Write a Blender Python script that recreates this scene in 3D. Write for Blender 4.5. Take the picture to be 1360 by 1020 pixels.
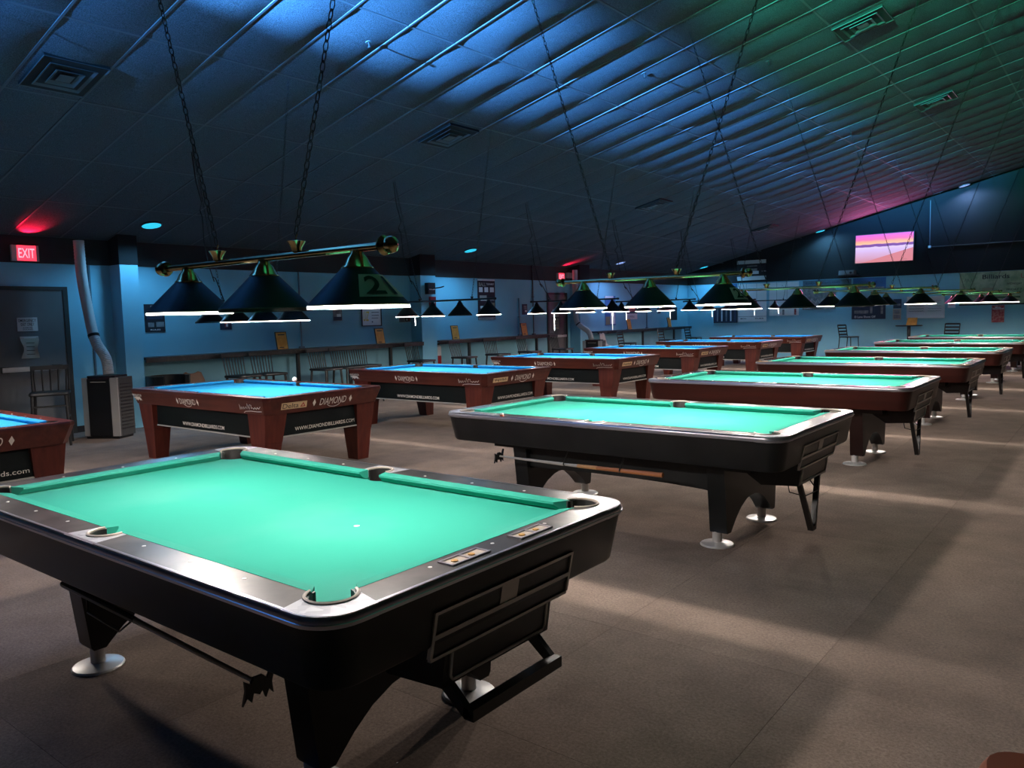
import bpy, bmesh, math, random
from mathutils import Vector, Matrix
random.seed(7)
PI = math.pi
for o in list(bpy.data.objects): bpy.data.objects.remove(o)
scn = bpy.context.scene
COL = scn.collection

# ------------------------------------------------------------------ camera
FPX = 1041.96
cam_d = bpy.data.cameras.new('camera'); cam = bpy.data.objects.new('camera', cam_d); COL.objects.link(cam)
YAW, PITCH, ROLL = -0.6666, -0.0869, -0.0244
fv = Vector((math.sin(YAW)*math.cos(PITCH), math.cos(YAW)*math.cos(PITCH), math.sin(PITCH)))
rv = Vector((math.cos(YAW), -math.sin(YAW), 0)); uv = rv.cross(fv)
c_, s_ = math.cos(ROLL), math.sin(ROLL)
r2 = c_*rv + s_*uv; u2 = -s_*rv + c_*uv
M = Matrix(((r2.x, u2.x, -fv.x), (r2.y, u2.y, -fv.y), (r2.z, u2.z, -fv.z)))
cam.matrix_world = Matrix.Translation((2.742, -1.841, 1.479)) @ M.to_4x4()
cam_d.sensor_width = 36; cam_d.lens = 36*FPX/1360; cam_d.clip_start = .05; cam_d.clip_end = 100
scn.camera = cam

# ------------------------------------------------------------------ world, room-wide light, exposure
w = bpy.data.worlds.new('world'); scn.world = w; w.use_nodes = True
w.node_tree.nodes['Background'].inputs[0].default_value = (.35, .6, 1, 1)
w.node_tree.nodes['Background'].inputs[1].default_value = 0.002
scn.view_settings.view_transform = 'Standard'; scn.view_settings.look = 'None'
scn.view_settings.gamma = 1; scn.view_settings.use_curve_mapping = False
scn.view_settings.exposure = 0.0

def area(name, loc, target, sx, sy, power, col):
    d = bpy.data.lights.new(name, 'AREA'); d.shape = 'RECTANGLE'; d.size = sx; d.size_y = sy
    d.energy = power; d.color = col
    o = bpy.data.objects.new(name, d); COL.objects.link(o); o.location = loc
    o.rotation_euler = (Vector(target)-Vector(loc)).to_track_quat('-Z', 'Y').to_euler()
    return o
def flood(name, loc, target, power, col, size, blend=.6, soft=.12):
    d = bpy.data.lights.new(name, 'SPOT'); d.energy = power; d.color = col; d.spot_size = math.radians(size); d.spot_blend = blend; d.shadow_soft_size = soft
    o = bpy.data.objects.new(name, d); COL.objects.link(o); o.location = loc
    o.rotation_euler = (Vector(target)-Vector(loc)).to_track_quat('-Z', 'Y').to_euler()
    return o
# coloured floods added unseen behind the camera to graze along the ceiling
flood('unseen_flood_blue', (-2.9, -4.2, 3.60), (-3.6, 5, 4.75), 12500, (.06, .34, 1), 50, 1, .03)
flood('unseen_flood_blue_far', (-2.5, -4.2, 3.62), (-2.5, 13, 5.15), 165000, (.07, .36, 1), 15, 1, .03)
flood('unseen_flood_green', (1.4, -4.2, 4.05), (.35, 12, 5.75), 36000, (.05, .75, .40), 22, .8, .03)
BULB_W = 67.0

# ------------------------------------------------------------------ materials
MT = {}
def mat(name, col, rough=.5, metal=0, spec=.5, noise=None, bump=None, emit=None, voro=None, trans=None, coat=0, objvar=0, blotch=None):
    m = bpy.data.materials.new(name); m.use_nodes = True; nt = m.node_tree; N = nt.nodes; L = nt.links
    b = N['Principled BSDF']
    b.inputs['Base Color'].default_value = (*col, 1); b.inputs['Roughness'].default_value = rough
    b.inputs['Metallic'].default_value = metal; b.inputs['Specular IOR Level'].default_value = spec
    b.inputs['Coat Weight'].default_value = coat; b.inputs['Coat Roughness'].default_value = .12
    tc = N.new('ShaderNodeTexCoord')
    src = None
    if noise:      # (scale, colour2, detail, lo, hi)
        n = N.new('ShaderNodeTexNoise'); n.inputs['Scale'].default_value = noise[0]; n.inputs['Detail'].default_value = noise[2]; n.inputs['Roughness'].default_value = .85 if name.startswith('carpet') else .5
        mp = N.new('ShaderNodeMapping'); mp.inputs['Scale'].default_value = noise[5] if len(noise) > 5 else (1, 1, 1)
        L.new(tc.outputs['Object'], mp.inputs[0]); L.new(mp.outputs[0], n.inputs['Vector'])
        r = N.new('ShaderNodeValToRGB'); r.color_ramp.elements[0].position = noise[3]; r.color_ramp.elements[1].position = noise[4]
        r.color_ramp.elements[0].color = (*col, 1); r.color_ramp.elements[1].color = (*noise[1], 1)
        L.new(n.outputs['Fac'], r.inputs[0]); src = r.outputs[0]
    if voro:
        n = N.new('ShaderNodeTexVoronoi'); n.inputs['Scale'].default_value = voro[0]; L.new(tc.outputs['Object'], n.inputs['Vector'])
        r = N.new('ShaderNodeValToRGB'); r.color_ramp.elements[0].color = (*col, 1); r.color_ramp.elements[1].color = (*voro[1], 1)
        L.new(n.outputs['Color'], r.inputs[0]); src = r.outputs[0]
    if blotch:     # (scale, low, high): broad wear that multiplies the colour
        bn = N.new('ShaderNodeTexNoise'); bn.inputs['Scale'].default_value = blotch[0]; bn.inputs['Detail'].default_value = 5; bn.inputs['Roughness'].default_value = .65
        ge = N.new('ShaderNodeNewGeometry'); L.new(ge.outputs['Position'], bn.inputs['Vector'])
        br = N.new('ShaderNodeMapRange'); br.inputs['From Min'].default_value = .3; br.inputs['From Max'].default_value = .7; br.inputs['To Min'].default_value = blotch[1]; br.inputs['To Max'].default_value = blotch[2]
        L.new(bn.outputs['Fac'], br.inputs['Value'])
        bx_ = N.new('ShaderNodeMix'); bx_.data_type = 'RGBA'; bx_.blend_type = 'MULTIPLY'; bx_.inputs[0].default_value = 1
        if src: L.new(src, bx_.inputs[6])
        else: bx_.inputs[6].default_value = (*col, 1)
        L.new(br.outputs[0], bx_.inputs[7]); src = bx_.outputs[2]
    if objvar:
        oi = N.new('ShaderNodeObjectInfo'); mr = N.new('ShaderNodeMapRange'); mr.inputs['To Min'].default_value = 1-objvar; mr.inputs['To Max'].default_value = 1+objvar
        L.new(oi.outputs['Random'], mr.inputs['Value'])
        mx = N.new('ShaderNodeMix'); mx.data_type = 'RGBA'; mx.blend_type = 'MULTIPLY'; mx.inputs[0].default_value = 1
        if src: L.new(src, mx.inputs[6])
        else: mx.inputs[6].default_value = (*col, 1)
        L.new(mr.outputs[0], mx.inputs[7]); src = mx.outputs[2]
    if src: L.new(src, b.inputs['Base Color'])
    if bump:       # (scale, strength, detail)
        n = N.new('ShaderNodeTexNoise'); n.inputs['Scale'].default_value = bump[0]; n.inputs['Detail'].default_value = bump[2]
        L.new(tc.outputs['Object'], n.inputs['Vector'])
        bp = N.new('ShaderNodeBump'); bp.inputs['Strength'].default_value = bump[1]; bp.inputs['Distance'].default_value = .01
        L.new(n.outputs['Fac'], bp.inputs['Height']); L.new(bp.outputs[0], b.inputs['Normal'])
    if emit:
        b.inputs['Emission Color'].default_value = (*emit[0], 1); b.inputs['Emission Strength'].default_value = emit[1]
    if trans:
        t = N.new('ShaderNodeBsdfTranslucent'); t.inputs[0].default_value = (*col, 1)
        ms = N.new('ShaderNodeMixShader'); ms.inputs[0].default_value = trans
        L.new(b.outputs[0], ms.inputs[1]); L.new(t.outputs[0], ms.inputs[2]); L.new(ms.outputs[0], N['Material Output'].inputs[0])
    MT[name] = m
    return m

mat('felt_green', (.030, .295, .222), .95, spec=.1, noise=(1.6, (.064, .31, .246), 5, .45, .75), bump=(900, .15, 2))
mat('felt_blue', (.014, .215, .45), .95, spec=.1, noise=(1.5, (.018, .23, .47), 4, .4, .8), bump=(900, .15, 2))
mat('rail_black', (.030, .028, .027), .34, noise=(6, (.12, .105, .098), 8, .42, .75), bump=(14, .04, 4))
mat('rail_brown', (.035, .014, .010), .24, noise=(5, (.075, .03, .02), 6, .4, .7, (.3, 4, 1)))
mat('apron_black', (.008, .010, .011), .36, spec=.3, noise=(3, (.016, .018, .019), 4, .4, .7))
mat('apron_brown', (.032, .0075, .006), .36, spec=.25, noise=(4, (.050, .011, .008), 5, .35, .7, (.5, 5, 5)))
mat('mahogany', (.055, .010, .007), .30, spec=.35, noise=(7, (.095, .020, .012), 6, .35, .7, (.4, 3, 3)), coat=.12)
mat('mahogany_leg', (.065, .011, .008), .4, spec=.3, noise=(7, (.11, .022, .013), 6, .35, .7, (3, 3, .4)))
mat('black_panel', (.0035, .0055, .006), .5, spec=.12)
mat('chrome', (.62, .62, .63), .16, 1)
mat('trim_metal', (.52, .50, .55), .28, .75)
mat('trim_dull', (.46, .44, .41), .32, .35)
mat('marbled_metal', (.42, .42, .47), .28, .35, voro=(30, (.80, .80, .84)), bump=(30, .12, 5))
mat('brass_casting', (.46, .25, .06), .38, .15)
mat('leg_brown', (.016, .006, .005), .4, spec=.25)
mat('rubber', (.016, .015, .015), .5)
mat('pocket_rim', (.42, .36, .31), .45)
mat('white_sight', (.85, .83, .80), .4)
mat('black_metal', (.010, .010, .010), .4)
mat('aluminium', (.62, .60, .58), .35, .35)
mat('lettering', (.72, .66, .60), .5)
mat('lettering_gold', (.62, .44, .25), .5)
mat('lettering_dark', (.015, .012, .012), .6)
mat('lettering_red', (.35, .03, .02), .6)
mat('chalk_red', (.45, .12, .08), .9)
mat('brass', (.58, .47, .22), .14, 1)
mat('bar_dark', (.030, .032, .034), .30, .6)
mat('shade_black', (.010, .009, .009), .5, spec=.3)
mat('shade_black_green', (.006, .010, .008), .38)
mat('lining', (.85, .82, .80), .6)
mat('lip', (.95, .90, .87), .5, trans=.65)
mat('bulb_on', (.9, .9, .9), .4, emit=((1, .93, .88), 6))
mat('bulb_off', (.5, .5, .5), .3)
mat('chain', (.022, .021, .019), .5, .3)
mat('chain_dark', (.03, .03, .03), .45, .5)
mat('cord_black', (.008, .008, .008), .6)
mat('card_cream', (.88, .82, .74), .7)
mat('pull_white_glow', (.9, .9, .9), .4, emit=((.95, .97, 1), .35))  # faint glow added to keep the rods bright; they are no lamps
mat('carpet', (.16, .118, .095), 1, spec=.05, noise=(80, (.40, .308, .252), 12, .36, .66), bump=(420, .25, 2), objvar=.08, blotch=(2.6, .78, 1.16))
mat('carpet_base', (.16, .118, .095), 1, spec=.05, noise=(80, (.40, .308, .252), 12, .36, .66), bump=(420, .25, 2), blotch=(2.6, .78, 1.16))
mat('ceiling_tile', (.05, .054, .06), .95, spec=.05, noise=(120, (.115, .12, .135), 5, .38, .66), bump=(160, .35, 3))
mat('ceiling_bar', (.075, .08, .09), .7)
mat('ceiling_far', (.06, .065, .07), .95)
mat('wall_blue', (.23, .52, .64), .75, noise=(1.6, (.26, .56, .67), 6, .35, .7), bump=(40, .08, 4))
mat('wall_dark', (.022, .019, .020), .85, noise=(2, (.032, .027, .027), 4, .3, .7))
mat('wall_black', (.0075, .0075, .0085), .9)
mat('door_grey', (.115, .118, .118), .55, noise=(2, (.14, .14, .138), 3, .3, .7))
mat('door_frame', (.03, .03, .028), .5)
mat('counter_black', (.014, .013, .014), .38, noise=(16, (.06, .05, .05), 8, .52, .72))
mat('wood_black', (.014, .014, .015), .4)
mat('spindle_grey', (.030, .034, .037), .42)
mat('paper', (.62, .60, .56), .8)
mat('paper_old', (.45, .41, .33), .8)
mat('menu_orange', (.75, .27, .035), .6, noise=(14, (.85, .38, .07), 4, .4, .65))
mat('print_dark', (.015, .016, .022), .7)
mat('print_navy', (.02, .035, .075), .6)
mat('print_blue', (.05, .16, .38), .6)
mat('print_grey', (.16, .17, .18), .7, noise=(9, (.34, .34, .34), 6, .4, .65))
mat('print_white', (.85, .85, .84), .7)
mat('print_whiteboard', (.78, .78, .78), .5)
mat('print_yellow', (.85, .60, .08), .6)
mat('print_red', (.30, .035, .045), .6, noise=(18, (.45, .16, .14), 4, .45, .6))
mat('print_green', (.055, .12, .06), .7)
mat('print_camo', (.22, .28, .17), .8, noise=(4, (.42, .42, .28), 5, .4, .6))
mat('print_tan', (.30, .25, .15), .8)
mat('metal_bluegrey', (.10, .16, .20), .4)
mat('duct_white', (.50, .50, .50), .55)
mat('ac_silver', (.42, .40, .38), .35, .4)
mat('ac_black', (.006, .006, .007), .3)
mat('ac_grey', (.04, .04, .038), .6)
mat('exit_white', (.55, .55, .56), .5)
mat('exit_red', (.5, .02, .03), .5, emit=((1, .03, .06), 2.6))
mat('exit_letter', (.8, .3, .35), .5, emit=((1, .25, .32), 2.2))
mat('fire_red', (.40, .012, .015), .3)
mat('fire_white', (.70, .70, .70), .5)
mat('vent_metal', (.065, .07, .072), .5)
mat('vent_dark', (.004, .004, .004), .8)
mat('light_cyan', (.1, .5, .6), .5, emit=((.03, .62, .86), 1.0))
mat('light_lilac', (.3, .4, .6), .5, emit=((.28, .40, .80), 1.0))
mat('plastic_white', (.62, .60, .56), .5)
mat('plastic_cream', (.50, .44, .38), .5)
mat('plastic_tan', (.30, .17, .11), .55)
mat('vinyl_black', (.012, .012, .012), .3)
mat('vinyl_brown', (.15, .030, .005), .45)
mat('wood_light', (.55, .30, .12), .35)
mat('wood_cue', (.42, .16, .06), .35)
mat('cue_grey', (.42, .40, .37), .4)
mat('bezel_black', (.004, .004, .004), .4)
mat('projector_white', (.26, .26, .26), .5)
mat('pipe_grey', (.09, .09, .095), .5)

# television picture: sunset over a bay, in flat bands
def tv_material():
    m = bpy.data.materials.new('tv_picture'); m.use_nodes = True; nt = m.node_tree; N = nt.nodes; L = nt.links
    b = N['Principled BSDF']; b.inputs['Base Color'].default_value = (0, 0, 0, 1); b.inputs['Roughness'].default_value = .3
    tc = N.new('ShaderNodeTexCoord'); sx = N.new('ShaderNodeSeparateXYZ'); L.new(tc.outputs['Generated'], sx.inputs[0])
    nz = N.new('ShaderNodeTexNoise'); nz.inputs['Scale'].default_value = 5; L.new(tc.outputs['Generated'], nz.inputs['Vector'])
    ma = N.new('ShaderNodeMath'); ma.operation = 'MULTIPLY_ADD'; ma.inputs[1].default_value = .09; L.new(nz.outputs['Fac'], ma.inputs[0]); L.new(sx.outputs['Z'], ma.inputs[2])
    rp = N.new('ShaderNodeValToRGB'); e = rp.color_ramp.elements
    st = [(0, (.55, .22, .27)), (.50, (.62, .47, .80)), (.60, (.70, .55, .86)), (.615, (.18, .06, .30)), (.69, (.22, .09, .34)), (.70, (.95, .50, .32)), (.78, (.98, .42, .25)), (.86, (.90, .16, .42)), (1, (.70, .13, .60))]
    e[0].position = 0; e[0].color = (*st[0][1], 1); e[1].position = 1; e[1].color = (*st[-1][1], 1)
    for p, c in st[1:-1]:
        k = e.new(p); k.color = (*c, 1)
    L.new(ma.outputs[0], rp.inputs[0])
    # sand in the lower right corner
    sd = N.new('ShaderNodeMath'); sd.operation = 'MULTIPLY_ADD'; sd.inputs[1].default_value = .52; sd.inputs[2].default_value = -.06; L.new(sx.outputs['X'], sd.inputs[0])
    lt = N.new('ShaderNodeMath'); lt.operation = 'LESS_THAN'; L.new(sx.outputs['Z'], lt.inputs[0]); L.new(sd.outputs[0], lt.inputs[1])
    mx = N.new('ShaderNodeMix'); mx.data_type = 'RGBA'; L.new(lt.outputs[0], mx.inputs[0]); L.new(rp.outputs[0], mx.inputs[6]); mx.inputs[7].default_value = (.60, .21, .25, 1)
    L.new(mx.outputs[2], b.inputs['Emission Color']); b.inputs['Emission Strength'].default_value = 1.25
    MT['tv_picture'] = m
tv_material()

# ------------------------------------------------------------------ mesh builder
class B:
    def __init__(s): s.v = []; s.f = []
    def add(s, vs, fs):
        o = len(s.v); s.v += [tuple(p) for p in vs]; s.f += [tuple(i+o for i in f) for f in fs]; return s
    def box(s, x0, x1, y0, y1, z0, z1):
        return s.add([(x0,y0,z0),(x1,y0,z0),(x1,y1,z0),(x0,y1,z0),(x0,y0,z1),(x1,y0,z1),(x1,y1,z1),(x0,y1,z1)],
                     [(3,2,1,0),(4,5,6,7),(0,1,5,4),(1,2,6,5),(2,3,7,6),(3,0,4,7)])
    def hexa(s, lo, hi):   # two quads (4 points each, counter-clockwise from above)
        return s.add(list(lo)+list(hi), [(3,2,1,0),(4,5,6,7),(0,1,5,4),(1,2,6,5),(2,3,7,6),(3,0,4,7)])
    def loft(s, rings, cap0=True, cap1=True, close=True):
        n = len(rings[0]); o = len(s.v)
        for r in rings: s.v += [tuple(p) for p in r]
        for k in range(len(rings)-1):
            for i in range(n if close else n-1):
                j = (i+1) % n
                s.f.append((o+k*n+i, o+k*n+j, o+(k+1)*n+j, o+(k+1)*n+i))
        if cap0: s.f.append(tuple(o+i for i in reversed(range(n))))
        if cap1: s.f.append(tuple(o+(len(rings)-1)*n+i for i in range(n)))
        return s
    def prism(s, poly, z0, z1):    # poly in xy
        return s.loft([[(x,y,z0) for x,y in poly], [(x,y,z1) for x,y in poly]])
    def prism_y(s, poly, y0, y1):  # poly in xz
        return s.loft([[(x,y1,z) for x,z in poly], [(x,y0,z) for x,z in poly]])
    def prism_x(s, poly, x0, x1):  # poly in yz
        return s.loft([[(x0,y,z) for y,z in poly], [(x1,y,z) for y,z in poly]])
    def lathe(s, prof, n=20, c=(0,0,0), caps=True):
        rings = [[(c[0]+r*math.cos(2*PI*i/n), c[1]+r*math.sin(2*PI*i/n), c[2]+z) for i in range(n)] for r, z in prof]
        return s.loft(rings, caps, caps)
    def tube(s, pts, r, n=8, caps=True):
        pts = [Vector(p) for p in pts]; rings = []; prev = None
        for i, p in enumerate(pts):
            t = (pts[min(i+1, len(pts)-1)]-pts[max(i-1, 0)]).normalized()
            a = prev if prev is not None else (Vector((0,0,1)) if abs(t.z) < .9 else Vector((1,0,0)))
            u = (a - t*a.dot(t)).normalized(); v = t.cross(u); prev = u
            rr = r[i] if isinstance(r, (list, tuple)) else r
            rings.append([p+u*rr*math.cos(2*PI*k/n)+v*rr*math.sin(2*PI*k/n) for k in range(n)])
        return s.loft(rings, caps, caps)
    def mesh(s, name, smooth=True, ang=35):
        me = bpy.data.meshes.new(name); me.from_pydata(s.v, [], s.f); me.update()
        bm = bmesh.new(); bm.from_mesh(me); bmesh.ops.recalc_face_normals(bm, faces=bm.faces); bm.to_mesh(me); bm.free()
        me.materials.append(None)
        if smooth:
            me.polygons.foreach_set('use_smooth', [True]*len(me.polygons)); me.set_sharp_from_angle(angle=math.radians(ang))
        return me

def put(name, me, m, parent=None, loc=(0,0,0), rot=(0,0,0), sc=(1,1,1)):
    if isinstance(me, B): me = me.mesh(name)
    o = bpy.data.objects.new(name, me); COL.objects.link(o)
    o.location = loc; o.rotation_euler = rot; o.scale = sc
    if parent: o.parent = parent
    if not me.materials: me.materials.append(None)
    o.material_slots[0].link = 'OBJECT'; o.material_slots[0].material = MT[m]
    return o
def tag(o, label=None, cat=None, group=None, kind=None):
    if label: o['label'] = label
    if cat: o['category'] = cat
    if group: o['group'] = group
    if kind: o['kind'] = kind
    return o
def thing(name, label, cat, loc=(0,0,0), rz=0, group=None):
    o = bpy.data.objects.new(name, None); COL.objects.link(o); o.location = loc; o.rotation_euler = (0,0,rz); o.empty_display_size = .1
    return tag(o, label, cat, group)
def rr(hx, hy, r, n=6, z=0):
    p = []
    for cx, cy, a0 in ((hx-r, hy-r, 0), (-hx+r, hy-r, 90), (-hx+r, -hy+r, 180), (hx-r, -hy+r, 270)):
        for i in range(n+1):
            a = math.radians(a0+90*i/n); p.append((cx+r*math.cos(a), cy+r*math.sin(a), z))
    return p
TXT = {}
def text_mesh(s, shear=0, bold=0):
    k = (s, shear, bold)
    if k in TXT: return TXT[k]
    cu = bpy.data.curves.new('t', 'FONT'); cu.body = s; cu.align_x = 'CENTER'; cu.align_y = 'CENTER'; cu.shear = shear; cu.offset = bold; cu.resolution_u = 3
    ob = bpy.data.objects.new('t', cu); COL.objects.link(ob)
    me = bpy.data.meshes.new_from_object(ob.evaluated_get(bpy.context.evaluated_depsgraph_get()))
    bpy.data.objects.remove(ob)
    xs = [v.co.x for v in me.vertices]; ys = [v.co.y for v in me.vertices]
    cx, cy, sx, sy = (max(xs)+min(xs))/2, (max(ys)+min(ys))/2, max(xs)-min(xs), max(ys)-min(ys)
    for v in me.vertices: v.co = ((v.co.x-cx)/sx, (v.co.y-cy)/sy, 0)
    me.materials.clear(); me.materials.append(None); TXT[k] = me
    return me
def text(name, s, m, parent, loc, rot, w_, h_, shear=0, bold=0):
    return put(name, text_mesh(s, shear, bold), m, parent, loc, rot, (w_, h_, 1))

# ================================================================== the setting
XW, YB, XR, YF = -8.756, 22.26, 9.0, -5.0
SL = .24; TH = math.atan(SL)
def zc(x): return 2.684+SL*(x-XW)
XRIDGE = 2.342
ZR = zc(XRIDGE)
def struct(name, b, m, parent=None):
    o = put(name, b, m, parent)
    if not parent: o['kind'] = 'structure'
    return o

# floor: carpet laid in panels over a base that is recessed under them
TX0, TY0, TW, TL = -5.43, -2.875, .9, 1.035
NX, NY = 12, 13
TX1, TY1 = TX0+NX*TW, TY0+NY*TL
fl = B()
fl.add([(TX0,TY0,-.003),(TX1,TY0,-.003),(TX1,TY1,-.003),(TX0,TY1,-.003)], [(0,1,2,3)])
for x0, x1, y0, y1 in ((XW,TX0,YF,YB), (TX1,XR,YF,YB), (TX0,TX1,YF,TY0), (TX0,TX1,TY1,YB)):
    fl.add([(x0,y0,0),(x1,y0,0),(x1,y1,0),(x0,y1,0)], [(0,1,2,3)])
floor = struct('floor', fl, 'carpet_base')
g = .0007
tile_me = B().box(g, TW-g, g, TL-g, -.003, 0).mesh('carpet_panel', False)
for i in range(NX):
    for j in range(NY):
        put('carpet_panel', tile_me, 'carpet', floor, (TX0+i*TW, TY0+j*TL, 0))

# walls
ZT = 2.33
wl = B().box(XW-.15, XW, YF, YB, 0, ZT)
struct('wall_left', wl, 'wall_blue')
struct('trim_1', B().box(XW-.15, XW+.012, YF, YB, ZT, 2.75), 'wall_dark')
struct('wall_back', B().box(XW, XR, YB, YB+.15, 0, ZT), 'wall_blue')
zr2 = ZR-SL*(XR-XRIDGE)
struct('trim_2', B().prism_y([(XW,ZT),(XR,ZT),(XR,zr2+.05),(XRIDGE,ZR+.05),(XW,zc(XW)+.05)], YB-.012, YB+.15), 'wall_black')
struct('wall_right', B().box(XR, XR+.15, YF, YB, 0, zr2+.1), 'wall_dark')
struct('wall_front', B().prism_y([(XW,0),(XR,0),(XR,zr2+.05),(XRIDGE,ZR+.05),(XW,zc(XW)+.05)], YF-.15, YF), 'wall_dark')
# added unseen ledges: a raised lip blocks the downward spill of the coloured floods
for nm, x0, x1, z_l in (('spill_ledge_blue', -6.5, -.7, 3.61), ('spill_ledge_green', -.5, 3.2, 4.05)):
    struct(nm, B().prism_x([(YF, z_l-.12), (YF+1.5, z_l-.12), (YF+1.5, z_l+.005), (YF+1.46, z_l+.005), (YF+1.46, z_l-.08), (YF, z_l-.08)], x0, x1), 'wall_dark')
struct('baseboard_left', B().box(XW, XW+.012, YF, YB, 0, .09), 'wall_dark')
struct('baseboard_back', B().box(XW, XR, YB-.012, YB, 0, .05), 'wall_blue')
# pilasters on the left wall
def pilaster(y0, y1, d=.306):
    o = struct('trim_3', B().box(XW, XW+d, y0, y1, 0, ZT), 'wall_blue')
    put('upper_casing', B().box(XW, XW+d+.004, y0-.004, y1+.004, ZT, zc(XW+d)-.01), 'wall_black', o)
pilaster(3.53, 3.79); pilaster(9.50, 9.93); pilaster(15.31, 15.78)
# a vertical seam strip on the left wall
for y in (3.24,): put('trim_4', B().box(XW, XW+.02, y-.012, y+.012, 0, ZT), 'metal_bluegrey')['kind'] = 'structure'

# ceiling: sloping grid with sagging lay-in tiles
zb = .035
cl = B()
cl.add([(XW,YF,zc(XW)+zb),(XRIDGE,YF,ZR+zb),(XRIDGE,YB,ZR+zb),(XW,YB,zc(XW)+zb)], [(0,1,2,3)])
cl.add([(XRIDGE,YF,ZR+zb),(XR,YF,zr2+zb),(XR,YB,zr2+zb),(XRIDGE,YB,ZR+zb)], [(0,1,2,3)])
ceil_o = struct('ceiling', cl, 'ceiling_far')
GX = [-5.05+1.232*k for k in range(-3, 7)]
GY = [2.26+.633*k for k in range(-11, 32)]
LEN = 1.232/math.cos(TH)
def sag_tile(sag, tilt):
    b = B(); nx, ny = 6, 8; vs = []; fs = []
    for i in range(nx+1):
        for j in range(ny+1):
            u, v = i/nx*2-1, j/ny*2-1
            vs.append((u*(LEN/2-.012), v*(.633/2-.012), -sag*(1-abs(u)**6)*(1-v*v)-tilt*v*.004))
    for i in range(nx):
        for j in range(ny):
            a = i*(ny+1)+j; fs.append((a, a+ny+1, a+ny+2, a+1))
    return b.add(vs, fs).mesh('ceiling_tile', True, 60)
tiles = [sag_tile(.014, 0), sag_tile(.018, .6), sag_tile(.011, -.5), sag_tile(.021, 0)]
cpos = Vector((2.742, -1.841, 1.479))
cand = []
for i in range(len(GX)-1):
    for j in range(len(GY)-1):
        x = (GX[i]+GX[i+1])/2; y = (GY[j]+GY[j+1])/2
        if y > YB: continue
        p = Vector((x, y, zc(x))); d = p-cpos; wv = d.dot(fv)
        vis = wv > .5 and abs(d.dot(r2)/wv) < .78 and -.6 < d.dot(u2)/wv < .62
        cand.append((0 if vis else 1, d.length, x, y))
cand.sort()
rest = B()
for k, (nv, dd, x, y) in enumerate(cand):
    me = random.choice(tiles)
    if k < 300:
        put('ceiling_tile', me, 'ceiling_tile', ceil_o, (x, y, zc(x)), (0, -TH, 0))
    else:
        R_ = Matrix.Rotation(-TH, 3, 'Y')
        rest.add([tuple(R_ @ v.co + Vector((x, y, zc(x)))) for v in me.vertices], [tuple(p.vertices) for p in me.polygons])
if rest.v: tag(put('ceiling_tile', rest, 'ceiling_tile', ceil_o), kind='stuff')
for x in GX:
    put('grid_bar', B().box(-.012, .012, YF, YB, -.003, .012), 'ceiling_bar', ceil_o, (x, 0, zc(x)), (0, -TH, 0))
xa, xb = GX[0], GX[-1]
for y in GY:
    if y < YB: put('grid_bar', B().box(-(xb-xa)/2/math.cos(TH), (xb-xa)/2/math.cos(TH), -.011, .011, -.005, .012), 'ceiling_bar', ceil_o, ((xa+xb)/2, y, zc((xa+xb)/2)), (0, -TH, 0))

# doors on the left wall (each: frame, leaf, push bar) and the notices on them
def door(name, y0, y1, zt):
    o = struct(name, B().box(XW, XW+.03, y0, y0+.06, 0, zt+.05).box(XW, XW+.03, y1-.06, y1, 0, zt+.05).box(XW, XW+.03, y0+.06, y1-.06, zt, zt+.05), 'door_frame')
    put('door_leaf', B().box(XW, XW+.018, y0+.06, y1-.06, .01, zt), 'door_grey', o)
    p = put('push_bar', B().box(XW+.06, XW+.09, y0+.12, y1-.14, .90, .96), 'aluminium', o)
    put('push_bar_bracket', B().box(XW+.018, XW+.06, y0+.12, y0+.2, .89, .97).box(XW+.018, XW+.06, y1-.26, y1-.14, .89, .97), 'door_frame', p)
    return o
door('door_1', 1.93, 2.93, 1.97)
door('door_2', 14.26, 15.14, 1.98)

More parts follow.
